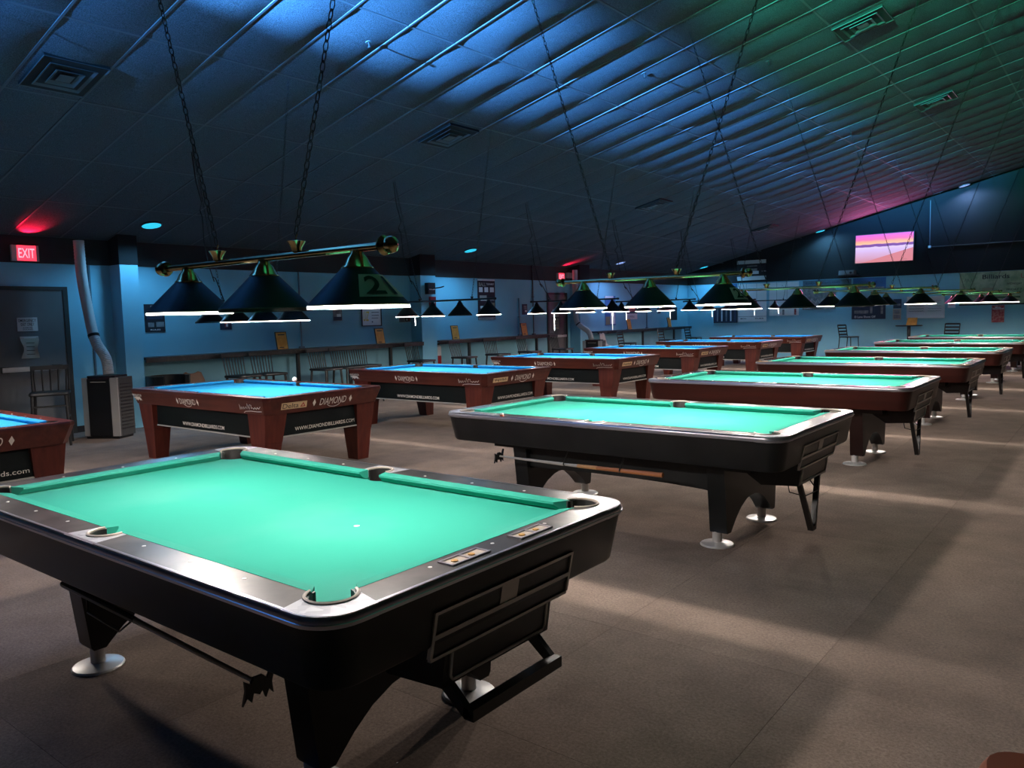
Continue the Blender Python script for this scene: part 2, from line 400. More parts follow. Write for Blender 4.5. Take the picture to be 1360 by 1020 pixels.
# ================================================================== pool tables
NXX, NYY = 1.1175, .559          # cushion noses
CX, CY = NXX+.045, NYY+.045      # cushion backs
HX, HY = 1.285, .725
def arc(cx, cy, r, a0, a1, n=12):
    return [(cx+r*math.cos(math.radians(a0+(a1-a0)*i/n)), cy+r*math.sin(math.radians(a0+(a1-a0)*i/n))) for i in range(n+1)]
PCX, PCY, PR = NXX+.026, NYY+.026, .066
SPY, SPR = NYY+.066, .060
GC = {}
def flip(poly, sx, sy):
    p = [(x*sx, y*sy) for x, y in poly]
    return p if sx*sy > 0 else p[::-1]
def build_parts(hx, hy, ztop, zbed, cast_x, cast_y, corner_r):
    """shared meshes of a table top: name -> list of (mesh) placed in table space"""
    D = {}
    a_in = math.degrees(math.asin((CY-PCY)/PR))
    corner = [(cast_x[0], CY)] + arc(PCX, PCY, PR, 180-a_in, -90+math.degrees(math.asin((CX-PCX)/PR)), 16) + [(CX, cast_y[0]), (hx, cast_y[1])] \
        + arc(hx-corner_r, hy-corner_r, corner_r, 0, 90, 8) + [(cast_x[1], hy)]
    ai = math.degrees(math.asin((CY-SPY)/SPR))
    side = [(-.088, CY)] + arc(0, SPY, SPR, 180-ai, ai, 14) + [(.088, CY), (.108, hy), (-.108, hy)]
    zb_ = ztop-.034
    D['corner'] = [B().prism(flip(corner, sx, sy), zb_, ztop).mesh('corner_casting') for sx in (1,-1) for sy in (1,-1)]
    D['side'] = [B().prism(flip(side, 1, sy), zb_, ztop).mesh('side_casting') for sy in (1,-1)]
    def rail(poly, sx, sy):
        me = B().prism(flip(poly, sx, sy), zb_, ztop).mesh('rail', False)
        return me
    lr = [(.088, CY), (cast_x[0], CY), (cast_x[1], hy), (.108, hy)]
    sr = [(CX, -cast_y[0]), (hx, -cast_y[1]), (hx, cast_y[1]), (CX, cast_y[0])]
    D['rail'] = [rail(lr, sx, sy) for sx in (1,-1) for sy in (1,-1)] + [rail(sr, 1, 1), rail(sr, -1, 1)]
    # cushions: profile from the back of the rail to the nose, ends cut back at an angle
    def cushion(a_n, b_n, a_b, b_b, axis, sx, sy):
        zn0, zn1 = zbed+.026, ztop-.004
        def P(t, off, z):
            x, y = (t, off) if axis == 'x' else (off, t)
            return (x*sx, y*sy, z)
        nose, back = (NYY, CY) if axis == 'x' else (NXX, CX)
        mid = nose+.022
        am, bm_ = a_n+(a_b-a_n)*.5, b_n+(b_b-b_n)*.5
        r0 = [P(a_b, back, ztop+.001), P(a_n, nose, zn1), P(a_n, nose, zn0), P(am, mid, zbed+.002), P(a_b, back, zbed)]
        r1 = [P(b_b, back, ztop+.001), P(b_n, nose, zn1), P(b_n, nose, zn0), P(bm_, mid, zbed+.002), P(b_b, back, zbed)]
        return B().loft([r0, r1]).mesh('cushion', False)
    cm = .078
    D['cushion'] = [cushion(.066, NXX-cm, .058, cast_x[0]-.004, 'x', sx, sy) for sx in (1,-1) for sy in (1,-1)] \
        + [cushion(-(NYY-cm), NYY-cm, -(cast_y[0]-.004), cast_y[0]-.004, 'y', sx, 1) for sx in (1,-1)]
    # bed with bites for the pockets
    q = []
    ex, ey = CX+.01, CY+.01
    def bite(cx, cy, r, a0, a1): return arc(cx, cy, r, a0, a1, 8)
    ax = math.sqrt(PR**2-(ey-PCY)**2); ay = math.sqrt(PR**2-(ex-PCX)**2)
    cor = arc(PCX, PCY, PR-.004, 270-18, 180+18, 8)
    sd = arc(0, SPY, SPR-.004, 360-12, 180+12, 8)
    poly = []
    poly += [(PCX-.014, ey-.12)] and []
    quad = [(ex, PCY-.075)] + cor + [(PCX-.075, ey)]
    poly += quad + [(SPR+.006, ey)] + sd + [(-SPR-.003, ey)] + [(-x, y) for x, y in reversed(quad)] + [(-x, -y) for x, y in quad] \
        + [(-SPR-.003, -ey)] + [(-x, -y) for x, y in sd] + [(SPR+.006, -ey)] + [(x, -y) for x, y in reversed(quad)]
    D['bed'] = B().prism(poly, zbed-.04, zbed).mesh('bed_cloth', False)
    # pocket liners and rims
    def liner(cx, cy, r, a0, a1, sx, sy):
        o = B(); pts = arc(cx, cy, r, a0, a1, 14); pin = arc(cx, cy, r-.007, a0, a1, 14)
        poly = flip(pts+pin[::-1], sx, sy)
        return o.prism(poly, ztop-.15, ztop-.002).mesh('pocket_liner')
    def rim(cx, cy, r, a0, a1, sx, sy):
        pts = [(x*sx, y*sy, ztop+.0015) for x, y in arc(cx, cy, r+.003, a0, a1, 16)]
        return B().tube(pts, .0055, 6).mesh('pocket_rim')
    A0, A1 = 175, -85
    D['liner'] = [liner(PCX, PCY, PR, A0, A1, sx, sy) for sx in (1,-1) for sy in (1,-1)] + [liner(0, SPY, SPR, 200, -20, 1, sy) for sy in (1,-1)]
    D['rim'] = [rim(PCX, PCY, PR, 164, -74, sx, sy) for sx in (1,-1) for sy in (1,-1)] + [rim(0, SPY, SPR, 196, -16, 1, sy) for sy in (1,-1)]
    D['net'] = [B().lathe([(PR-.008, ztop-.149), (PR-.012, ztop-.152)], 14, (sx*PCX, sy*PCY, 0)).mesh('pocket_bottom') for sx in (1,-1) for sy in (1,-1)] \
        + [B().lathe([(SPR-.008, ztop-.149), (SPR-.012, ztop-.152)], 14, (0, sy*SPY, 0)).mesh('pocket_bottom') for sy in (1,-1)]
    return D
sight_me = B().lathe([(.0065, 0), (.0065, .0012), (.004, .0018)], 10).mesh('sight')
SIGHTS = [(k*.2794, s*.6415) for k in (-3,-2,-1,1,2,3) for s in (1,-1)] + [(s*1.2, k*.2794) for k in (-1,0,1) for s in (1,-1)]

GZ, GB = .771, .732
TOP = build_parts(HX, HY, GZ, GB, (1.090, 1.120), (.520, .552), .115)
def ring(hx0, hy0, r0, z0, hx1, hy1, r1, z1):
    return B().loft([rr(hx0, hy0, r0, 6, z0), rr(hx1, hy1, r1, 6, z1)])
AP_ME = B().loft([rr(1.243, .683, .09, 8, .562), rr(1.252, .692, .10, 8, .572), rr(1.281, .721, .113, 8, .734), rr(1.279, .719, .113, 8, .737)], True, False).mesh('apron')
TRIM_ME = B().loft([rr(1.281, .721, .113, 8, .7365), rr(1.289, .729, .117, 8, .740), rr(1.290, .730, .118, 8, .757), rr(1.2875, .7275, .116, 8, .7655), rr(1.2815, .7215, .112, 8, .7720), rr(1.2745, .7145, .107, 8, .7725)], False, False).mesh('trim')
TRIM2_ME = B().loft([rr(1.2895, .7295, .117, 8, .746), rr(1.2925, .7325, .118, 8, .7475), rr(1.2925, .7325, .118, 8, .7505), rr(1.2895, .7295, .117, 8, .752)], False, False).mesh('trim_groove')
FRAME_ME = B().box(-1.0, 1.0, -.47, .47, .50, .566).mesh('frame', False)
def mirror(half): return half + [(-x, z) for x, z in reversed(half)]
# arched side panels (long way) and end panels; polygon listed clockwise from top right
sp_half = [(.72, .562), (.72, .345), (.66, .352), (.45, .362), (.2, .368)]
SP_ME = [B().prism_y([(x, z) for x, z in mirror(sp_half)], s*.375-.03, s*.375+.03).mesh('side_panel', True, 50) for s in (1,-1)]
ep_half = [(.465, .562), (.412, .10), (.402, .085), (.350, .085), (.335, .10), (.27, .160), (.19, .215), (.10, .252), (.04, .262)]
EP_ME = [B().prism_x([(y, z) for y, z in mirror(ep_half)], s*.770-.058, s*.770+.058).mesh('end_panel', True, 50) for s in (1,-1)]
LV_ME = B().lathe([(.030, .014), (.030, .10)], 14).mesh('leveler_post')
DISC_ME = B().lathe([(.105, 0), (.106, .004), (.10, .011), (.06, .018), (.034, .022)], 28).mesh('leveler_foot')
BOX_ME = B().prism_y([(.84, .562), (.87, .47), (.985, .392), (1.215, .408), (1.238, .562)], -.262, .262).mesh('ball_box')
def xap(z): return 1.281-.036*(.734-z)/.172
def endbar(y0, y1, z0, z1, t0=-.004, t1=.009, yy0=None, yy1=None):
    a, b_ = (yy0 if yy0 is not None else y0), (yy1 if yy1 is not None else y1)
    lo = [(xap(z0)+t0, y0, z0), (xap(z0)+t1, y0, z0), (xap(z0)+t1, y1, z0), (xap(z0)+t0, y1, z0)]
    hi = [(xap(z1)+t0, a, z1), (xap(z1)+t1, a, z1), (xap(z1)+t1, b_, z1), (xap(z1)+t0, b_, z1)]
    return B().hexa(lo, hi)
BZ = {'bezel_bar': [endbar(-.34, .34, .662, .672), endbar(-.33, .33, .585, .600), endbar(-.335, .335, .520, .530),
                    endbar(-.34, -.329, .530, .662), endbar(.329, .34, .530, .662)],
      'bezel_plate': [endbar(-.042, .042, .600, .662, -.004, .006)],
      'bezel_opening': [endbar(-.329, -.042, .600, .662, -.004, .0025), endbar(.042, .329, .600, .662, -.004, .0025), endbar(-.329, .329, .530, .585, -.004, .0025)]}
BZ = {k: [b.mesh(k, False) for b in v] for k, v in BZ.items()}
def xbx(z): return 1.215+.023*(z-.408)/.154
TRAYTRIM_ME = B().tube([(xbx(.515)+.003, -.235, .515), (xbx(.44)+.003, -.235, .44), (xbx(.422)+.003, -.222, .424), (xbx(.422)+.003, .222, .424), (xbx(.44)+.003, .235, .44), (xbx(.515)+.003, .235, .515)], .006, 6).mesh('tray_trim')
TRAY_ME = B().hexa([(xbx(.43)-.002, -.225, .43), (xbx(.43)+.0015, -.225, .43), (xbx(.43)+.0015, .225, .43), (xbx(.43)-.002, .225, .43)],
                   [(xbx(.512)-.002, -.228, .512), (xbx(.512)+.0015, -.228, .512), (xbx(.512)+.0015, .228, .512), (xbx(.512)-.002, .228, .512)]).mesh('tray_opening', False)
ru = B()
for y0 in (-.225, .200):
    ru.hexa([(1.262, y0, .318), (1.296, y0, .330), (1.296, y0+.022, .330), (1.262, y0+.022, .318)], [(1.150, y0, .405), (1.205, y0, .412), (1.205, y0+.022, .412), (1.150, y0+.022, .405)])
ru.hexa([(1.262, -.225, .316), (1.300, -.225, .316), (1.300, .222, .316), (1.262, .222, .316)], [(1.262, -.225, .352), (1.300, -.225, .352), (1.300, .222, .352), (1.262, .222, .352)])
REST_U = ru.mesh('foot_rest', False)
def vbar(y0, y1):
    return [(1.17, y0-.013, .41), (1.20, y0-.013, .41), (1.20, y0+.013, .41), (1.17, y0+.013, .41)], [(1.18, y1-.013, .075), (1.215, y1-.013, .075), (1.215, y1+.013, .075), (1.18, y1+.013, .075)]
vb = B(); vb.hexa(*[q for q in vbar(-.16, .035)][::-1]); vb.hexa(*[q for q in vbar(.20, .075)][::-1]); vb.box(1.18, 1.215, .022, .09, .066, .09)
REST_V = vb.mesh('foot_rest', False)
WIRE_ME = B().tube([(1.12, -.17, .40), (1.13, -.17, .345), (1.20, -.10, .315), (1.215, .10, .315), (1.16, .16, .35), (1.12, .17, .40)], .004, 5).mesh('rest_wire')

SETS = {'black': dict(rail='rail_black', apron='apron_black', cast='marbled_metal', leg='apron_black', trim='trim_metal', plate='trim_dull', bars='trim_dull', foot='aluminium'),
        'brown': dict(rail='rail_brown', apron='apron_brown', cast='marbled_metal', leg='leg_brown', trim='trim_metal', plate='aluminium', bars='aluminium', foot='aluminium'),
        'brass': dict(rail='rail_brown', apron='apron_brown', cast='brass_casting', leg='leg_brown', trim='trim_metal', plate='aluminium', bars='aluminium', foot='aluminium')}
def pedestal_table(x, y, rz, style, label, rest):
    S = SETS[style]
    t = thing('pool_table', label, 'pool table', (x, y, 0), rz, 'green cloth pool tables')
    bed = put('bed_cloth', TOP['bed'], 'felt_green', t)
    for me in TOP['cushion']: put('cushion', me, 'felt_green', t)
    rails = [put('rail', me, S['rail'], t) for me in TOP['rail']]
    for me in TOP['corner']: put('corner_casting', me, S['cast'], t)
    for me in TOP['side']: put('side_casting', me, S['cast'], t)
    for me in TOP['liner']: put('pocket_liner', me, 'rubber', t)
    for me in TOP['rim']: put('pocket_rim', me, 'pocket_rim', t)
    for me in TOP['net']: put('pocket_bottom', me, 'rubber', t)
    for sx, sy in SIGHTS: put('sight', sight_me, 'white_sight', t, (sx, sy, GZ))
    put('apron', AP_ME, S['apron'], t)
    tr = put('edge_trim', TRIM_ME, S['trim'], t); put('trim_groove', TRIM2_ME, S['trim'], tr)
    put('frame', FRAME_ME, S['leg'], t)
    for me in SP_ME: put('side_panel', me, S['leg'], t)
    for me in EP_ME: put('end_panel', me, S['leg'], t)
    for sx in (1,-1):
        for sy in (1,-1):
            p = put('leveler_post', LV_ME, 'aluminium', t, (sx*.745, sy*.375, 0)); put('leveler_foot', DISC_ME, S['foot'], p)
    bx = put('ball_box', BOX_ME, S['leg'], t)
    put('tray_opening', TRAY_ME, 'bezel_black', bx); put('tray_trim', TRAYTRIM_ME, S['bars'], bx)
    for me in BZ['bezel_bar']: put('bezel_bar', me, S['bars'], t)
    for me in BZ['bezel_plate']: put('bezel_plate', me, S['plate'], t)
    for me in BZ['bezel_opening']: put('bezel_opening', me, 'bezel_black', t)
    put('foot_rest', REST_U if rest == 'U' else REST_V, 'black_metal', t)
    if rest != 'U': put('rest_wire', WIRE_ME, 'black_metal', t)
    return t
TPOS = [(0, 0, 0), (-.009, 3.161, -.0087), (0, 6.29, 0), (.01, 9.34, 0), (.01, 12.43, 0), (.02, 15.66, 0), (.03, 18.72, 0)]
TLAB = ['nearest black pool table with green cloth and raised foot rest, chrome trays on rail',
        'second black pool table with green cloth, chalk on rail, bridge stick under its side',
        'brown pool table with green cloth and chrome corners, just behind the black ones',
        'brown pool table with brass corners, next behind the chrome cornered brown one',
        'third brown pool table from the front, green cloth, slim hanging foot rest',
        'second farthest green cloth pool table, brown with brass corners, cut by right edge',
        'farthest green cloth pool table, nearest the back wall under the red poster']
tables = []
for i, (x, y, r) in enumerate(TPOS):
    tables.append(pedestal_table(x, y, r, 'black' if i < 2 else ('brown' if i == 2 else 'brass'), TLAB[i], 'U' if i == 0 else 'V'))
# chalk and score trays let into the end rail of the nearest table
for yc in (-.155, .168):
    tr = put('rail_tray', B().box(1.192, 1.252, yc-.085, yc-.078, GZ, GZ+.005).box(1.192, 1.252, yc+.078, yc+.085, GZ, GZ+.005).box(1.192, 1.199, yc-.078, yc+.078, GZ, GZ+.005)
             .box(1.245, 1.252, yc-.078, yc+.078, GZ, GZ+.005).box(1.199, 1.245, yc-.004, yc+.004, GZ, GZ+.005), 'trim_metal', tables[0])
    put('tray_well', B().box(1.199, 1.245, yc-.078, yc-.004, GZ, GZ+.0012).box(1.199, 1.245, yc+.004, yc+.078, GZ, GZ+.0012), 'pocket_rim', tr)
    for dy in (-.045, .03): put('score_bead', B().lathe([(.011, 0), (.011, .003), (.006, .004)], 10), 'brass_casting', tr, (1.222, yc+dy, GZ+.0012))
# spot on the cloth
put('cloth_spot', B().lathe([(.011, 0), (.011, .0006)], 12), 'white_sight', tables[0], (.56, 0, GB))

# ---- corner-legged tables with blue cloth
DZ, DB = .776, .737
DT = build_parts(1.277, .722, DZ, DB, (1.072, 1.075), (.502, .505), .02)
def chamfer(hx, hy, c, z): return [(hx-c, hy, z), (-hx+c, hy, z), (-hx, hy-c, z), (-hx, -hy+c, z), (-hx+c, -hy, z), (hx-c, -hy, z), (hx, -hy+c, z), (hx, hy-c, z)]
# rail shell: a chamfered band that closes the outside of the rails and leans in to the bottom
FASC_ME = B().loft([chamfer(1.24, .685, .055, .612), chamfer(1.24, .685, .055, .618), chamfer(1.277, .722, .05, .742)], True, False).mesh('rail_fascia', False)
EDGE_ME = B().loft([chamfer(1.277, .722, .05, .742), chamfer(1.280, .725, .05, .747), chamfer(1.280, .725, .05, .768), chamfer(1.2745, .7195, .05, .7745), chamfer(1.268, .713, .05, .7745)], False, False).mesh('rail_edge', False)
# corner blocks of the wooden rail, cut at the chamfer
def dcorner(sx, sy):
    a_in = math.degrees(math.asin((CY-PCY)/PR))
    poly = [(1.072, CY)] + arc(PCX, PCY, PR, 180-a_in, -90+math.degrees(math.asin((CX-PCX)/PR)), 16) + [(CX, .502), (1.277, .505), (1.277, .672), (1.227, .722), (1.075, .722)]
    return B().prism(flip(poly, sx, sy), DZ-.034, DZ).mesh('corner_block', False)
DT['corner'] = [dcorner(sx, sy) for sx in (1,-1) for sy in (1,-1)]
PANEL_L = [B().box(-1.1, 1.1, s*.60-.012, s*.60+.012, .385, .614).mesh('side_panel', False) for s in (1,-1)]
PANEL_S = [B().box(s*1.12-.012, s*1.12+.012, -.588, .588, .385, .614).mesh('end_panel', False) for s in (1,-1)]
PSTRIP_L = [B().box(-1.1, 1.1, s*.615-.003, s*.615+.006, .372, .385).mesh('panel_strip', False) for s in (1,-1)]
PSTRIP_S = [B().box(s*1.135-.003, s*1.135+.006, -.588, .588, .372, .385).mesh('panel_strip', False) for s in (1,-1)]
def dleg(sx, sy):
    def q(x0, x1, y0, y1, z): return [(p*sx, r*sy, z) for p, r in ([(x0,y0),(x1,y0),(x1,y1),(x0,y1)] if sx*sy > 0 else [(x1,y0),(x0,y0),(x0,y1),(x1,y1)])]
    return B().loft([q(.93, 1.085, .50, .645, 0), q(.915, 1.135, .465, .655, .33), q(.912, 1.138, .462, .658, .335), q(.905, 1.185, .43, .672, .612)]).mesh('leg', False)
DLEG = [dleg(sx, sy) for sx in (1,-1) for sy in (1,-1)]
DIA_ME = B().add([(0,.5,0),(-.5,0,0),(0,-.5,0),(.5,0,0)], [(0,1,2,3)]).mesh('diamond_inlay', False)
def swash(name, parent, loc, rot, w_, h_, m):
    pts = [(w_*.5*math.cos(a)*1.02, h_*.55*math.sin(a)-h_*.05, 0) for a in [math.radians(200+20*i) for i in range(8)]]
    put(name, B().tube(pts, h_*.035, 4), m, parent, loc, rot)
def squiggle(kind, n, w_, h_, seed, r):
    rd = random.Random(seed); pts = []
    for i in range(n):
        u = i/(n-1); pts.append(((u-.5)*w_, (math.sin(i*2.4)*.38+rd.uniform(-.12, .12))*h_*(1 if i % 7 else 1.5), 0))
    return B().tube(pts, r, 4).mesh(kind)
SIG_ME = B(); SIG_ME.tube([(-.17,-.022,0),(-.165,.03,0),(-.15,-.02,0),(-.135,.008,0),(-.12,-.018,0),(-.105,.01,0),(-.09,-.015,0),(-.07,.01,0),(-.05,-.01,0),(-.03,.045,0),(-.015,-.012,0),(.005,.035,0),(.03,.03,0),(.02,-.005,0),(.04,.006,0),(.06,-.008,0),(.08,.01,0),(.1,-.008,0),(.12,.012,0),(.14,-.003,0),(.17,.02,0)], .0035, 4)
SIG_ME.tube([(-.12,-.052,0),(-.09,-.038,0),(0,-.03,0),(.1,-.032,0),(.17,-.028,0)], .0035, 4)
SIG_ME = SIG_ME.mesh('signature')
RN, RE = (math.radians(90+16.6), 0, 0), (math.radians(90+16.6), 0, PI/2)     # lettering on the leaning fascia
PN, PE = (PI/2, 0, 0), (PI/2, 0, PI/2)
def fy(z): return -(.685+.037*(z-.618)/.124)-.0018
def fx(z): return 1.24+.037*(z-.618)/.124+.0018
def corner_leg_table(x, y, rz, label, plate, left_logo=True, extra=True):
    t = thing('pool_table', label, 'pool table', (x, y, 0), rz, 'blue cloth pool tables')
    put('bed_cloth', DT['bed'], 'felt_blue', t)
    for me in DT['cushion']: put('cushion', me, 'felt_blue', t)
    for me in DT['rail']: put('rail', me, 'mahogany', t)
    for me in DT['corner']: put('corner_block', me, 'mahogany', t)
    for me in DT['side']: put('side_block', me, 'mahogany', t)
    for me in DT['liner']: put('pocket_liner', me, 'rubber', t)
    for me in DT['net']: put('pocket_bottom', me, 'rubber', t)
    for sx, sy in SIGHTS: put('sight', sight_me, 'white_sight', t, (sx, sy, DZ))
    f = put('rail_fascia', FASC_ME, 'mahogany', t); put('rail_edge', EDGE_ME, 'mahogany', f)
    for me in PANEL_L: put('side_panel', me, 'black_panel', t)
    for me in PANEL_S: put('end_panel', me, 'black_panel', t)
    for me in PSTRIP_L+PSTRIP_S: put('panel_strip', me, 'trim_dull', t)
    for me in DLEG: put('leg', me, 'mahogany_leg', t)
    for sx in (1,-1):
        for sy in (1,-1): put('leveler_foot', B().lathe([(.03, 0), (.03, .004)], 12), 'black_metal', t, (sx*1.0, sy*.57, -.001))
    # lettering on the long near side
    z = .682
    if left_logo:
        text('lettering', 'DIAMOND', 'lettering', t, (-.105, fy(z), z), RN, .30, .062)
        for dx in (-.30, .09): put('diamond_inlay', DIA_ME, 'lettering', t, (dx, fy(z), z), RN, (.03, .075, 1))
        swash('swash', t, (-.105, fy(z-.012)-.001, z-.012), RN, .15, .07, 'lettering')
        put('signature', SIG_ME, 'lettering', t, (1.0, fy(.675)-.001, .675), RN)
        text('lettering', 'PREDATOR', 'lettering', t, (-1.13, fy(.705), .705), RN, .20, .028, 0, .02)
        put('emblem', B().add([(-.10,.01,0),(-.02,.02,0),(.05,.018,0),(.09,-.03,0),(.06,-.012,0),(.05,-.028,0),(.02,-.008,0),(-.02,-.03,0),(-.03,-.01,0),(-.08,-.032,0),(-.05,-.008,0)], [tuple(range(11))]).mesh('emblem', False), 'lettering', t, (-1.13, fy(.67)-.0005, .67), RN)
        text('lettering', 'WWW.DIAMONDBILLIARDS.COM', 'lettering', t, (.01, -.6145, .432), PN, .78, .038, 0, .01)
    # lettering on the near end
    z = .685
    text('lettering', 'DIAMOND', 'lettering', t, (fx(z), .065, z), RE, .33, .070, .2)
    swash('swash', t, (fx(z-.012)+.001, .075, z-.012), RE, .17, .085, 'lettering')
    for dy in (-.165, .285): put('diamond_inlay', DIA_ME, 'lettering', t, (fx(z), dy, z), RE, (.038, .075, 1))
    text('lettering', 'www.diamondbilliards.com' if plate == 'lower' else 'WWW.DIAMONDBILLIARDS.COM', 'lettering', t, (1.1335, .06, .437), PE, .74, .036)
    zz = .684
    if plate == 'Delta':
        p = put('maker_plate', B().box(-.145, .145, -.033, .033, 0, .002), 'lettering_gold', t, (fx(zz), -.40, zz), RE)
        text('plate_lettering', 'Delta', 'lettering_dark', p, (-.04, 0, .003), (0,0,0), .18, .046)
        put('plate_emblem', B().add([(0,.025,0),(-.032,-.022,0),(.032,-.022,0),(0,.006,0),(-.014,-.013,0),(.014,-.013,0)], [(0,1,4,3),(1,2,5,4),(2,0,3,5)]), 'lettering_red', p, (.10, 0, .003))
    else:
        p = put('maker_plate', B().box(-.145, .145, -.03, .03, 0, .002), 'lettering_gold', t, (fx(zz), -.40, zz), RE)
        put('plate_lettering', squiggle('plate_lettering', 22, .24, .04, 5, .003), 'lettering_dark', p, (0, 0, .0025))
    return t
BPOS = [(-4.70, .0), (-4.715, 3.09), (-4.68, 6.16), (-4.67, 9.30), (-4.80, 12.45), (-4.82, 15.64), (-4.84, 18.70)]
BLAB = ['blue cloth pool table cut off by the left edge of the picture',
        'nearest whole blue cloth pool table with a tan red-triangle plate on its end',
        'blue cloth pool table standing just behind the one with the red-triangle plate',
        'third whole blue cloth pool table from the front along the left row',
        'fourth whole blue cloth pool table from the front along the left row',
        'second farthest blue cloth pool table in the left row',
        'farthest blue cloth pool table, last of the left row near the back wall']
btables = []
for i, (x, y) in enumerate(BPOS):
    btables.append(corner_leg_table(x, y, 0, BLAB[i], 'Delta' if i == 1 else ('lower' if i == 0 else 'other')))

# ================================================================== hanging billiard lamps
def link_chain(name, p0, p1, pitch=.034, r=.0028, rad=.0095):
    p0, p1 = Vector(p0), Vector(p1); d = p1-p0; n = max(2, int(d.length/pitch)); t = d.normalized()
    a = Vector((0,1,0)); u = (a-t*a.dot(t)).normalized(); v = t.cross(u); b = B()
    for k in range(n):
        c = p0+t*(k+.5)*d.length/n; w_ = u if k % 2 else v; hl = d.length/n*.62
        ov = []
        for i in range(8):
            an = 2*PI*i/8; ov.append(c+w_*rad*math.cos(an)+t*(hl)*math.sin(an))
        nrm = t.cross(w_); rings = []
        for i in range(8):
            q = ov[i]; out = (q-c).normalized()
            rings.append([q+out*r*math.cos(2*PI*m/4)+nrm*r*math.sin(2*PI*m/4) for m in range(4)])
        b.loft(rings+[rings[0]], False, False)
    return b.mesh(name)
SH_R, SH_T, SH_H = .176, .050, .135
SHADE_ME = B().lathe([(SH_R, 0), (SH_R+.0015, .004), (SH_T, SH_H), (SH_T*.6, SH_H+.006)], 40, caps=False).mesh('shade', True, 60)
LIN_ME = B().lathe([(SH_R-.003, 0), (SH_T-.004, SH_H-.003)], 40, caps=False).mesh('shade_lining', True, 60)
LIP_ME = B().lathe([(SH_R+.001, -.009), (SH_R+.001, .0)], 40, caps=False).mesh('glow_lip', True, 60)  # translucent lip added so lit rims glow white from outside
CAP_ME = B().lathe([(.056, .126), (.057, .132), (.048, .140), (.036, .165), (.024, .178), (.022, .192)], 20).mesh('shade_cap')
BULB_ME = B().lathe([(.008, .170), (.014, .150), (.026, .128), (.030, .112), (.024, .095), (.010, .086)], 14).mesh('bulb')
S2 = .93
def finial(sgn):
    return B().lathe([(.014, 0), (.030, .006), (.034, .016), (.020, .026), (.026, .034), (.030, .048), (.026, .062), (.012, .072), (.004, .076)], 18).mesh('finial')
FIN = finial(1)
HOOK_ME = B().lathe([(.010, 0), (.018, .004), (.022, .02), (.036, .042), (.030, .044), (.014, .030), (.008, .034)], 12).tube([(0,0,.03),(0,0,.055),(.008,0,.068),(0,0,.08),(-.008,0,.068),(0,0,.055)], .003, 5).mesh('hook')
PULL_ME = lambda L_: B().lathe([(.007, -L_), (.007, 0)], 8).mesh('pull_rod')
def card(number, parent, R0=SH_R, R1=SH_T, H=SH_H):
    def onc(u, v, off):     # u: angle (deg), v: 0..1 up the cone
        r_ = R0+(R1-R0)*v+off*.6; a = math.radians(u); return (r_*math.cos(a), r_*math.sin(a), v*H+off*.8)
    b = B(); n = 14; vs = []; fs = []
    for i in range(n+1):
        for j in range(5): vs.append(onc(-40+80*i/n, .16+.58*j/4, .0055))
    for i in range(n):
        for j in range(4): a = i*5+j; fs.append((a, a+5, a+6, a+1))
    c = put('number_card', b.add(vs, fs), 'card_cream', parent)
    if number:
        me = text_mesh(number, 0, .02).copy(); bm = bmesh.new(); bm.from_mesh(me); bmesh.ops.subdivide_edges(bm, edges=bm.edges, cuts=1); bm.to_mesh(me); bm.free()
        for v in me.vertices: v.co = onc(v.co.x*50-6, .45+v.co.y*.47, .008)
        put('number', me, 'lettering_dark', c)
def bulb_light(parent, z, power):
    d = bpy.data.lights.new('bulb_light', 'POINT'); d.energy = power; d.color = (1, .90, .82); d.shadow_soft_size = .035
    o = bpy.data.objects.new('bulb_light', d); COL.objects.link(o); o.parent = parent; o.location = (0, 0, z)
ZT_BAR = 1.725
T_CH = [link_chain('chain', (-.245, 0, 1.80), (-1.10, 0, 4.52)), link_chain('chain', (.285, 0, 1.80), (1.44, 0, 5.13))]
def lamp_brass(x, y, label, lit, number=None, dz=0, lips=(1, 1, 1)):
    t = thing('billiard_lamp', label, 'lamp', (x, y, 0), 0, 'brass lamps over the green tables')
    xs = (-.482, .075, .622); zb = ZT_BAR+dz
    bar = put('bar', B().tube([(-.655, 0, zb), (.755, 0, zb)], .0135, 14), 'brass', t)
    put('finial', FIN, 'brass', bar, (-.650, 0, zb), (0, -PI/2, 0)); put('finial', FIN, 'brass', bar, (.745, 0, zb), (0, PI/2, 0))
    for hx in (-.245, .285): put('hook', HOOK_ME, 'brass', bar, (hx, 0, zb+.008))
    for i, sx_ in enumerate(xs):
        z0 = zb-.198
        s = put('shade', SHADE_ME, 'shade_black', t, (sx_, 0, z0))
        put('shade_lining', LIN_ME, 'lining', s); put('glow_lip', LIP_ME, 'lip' if lit[i] and lips[i] else 'shade_black', s); put('shade_cap', CAP_ME, 'brass', s)  # lips: where off, the added glow lip stays dark on a lit shade
        put('bulb', BULB_ME, 'bulb_on' if lit[i] else 'bulb_off', s)
        if lit[i]: bulb_light(s, .036, BULB_W*lit[i])
        if i == 2 and number is not None: card(number, s)
    for me in T_CH: put('chain', me, 'chain', t, (0, 0, dz))
    return t
LT = ['brass bar lamp with the number 21 card, over the nearest table', 'brass bar lamp over the second black table, card edge on its end shade',
      'brass bar lamp over the brown table with chrome corners', 'brass bar lamp over the fourth green table', 'brass bar lamp over the fifth green table',
      'brass bar lamp over the second farthest green table', 'brass bar lamp over the farthest green table']
lits = [(1.0, 0, 1.0), (1, 1, 1), (1, 1, 1), (1, 1, 1), (1, 1, 1), (1, 1, 1), (1, 1, 1)]
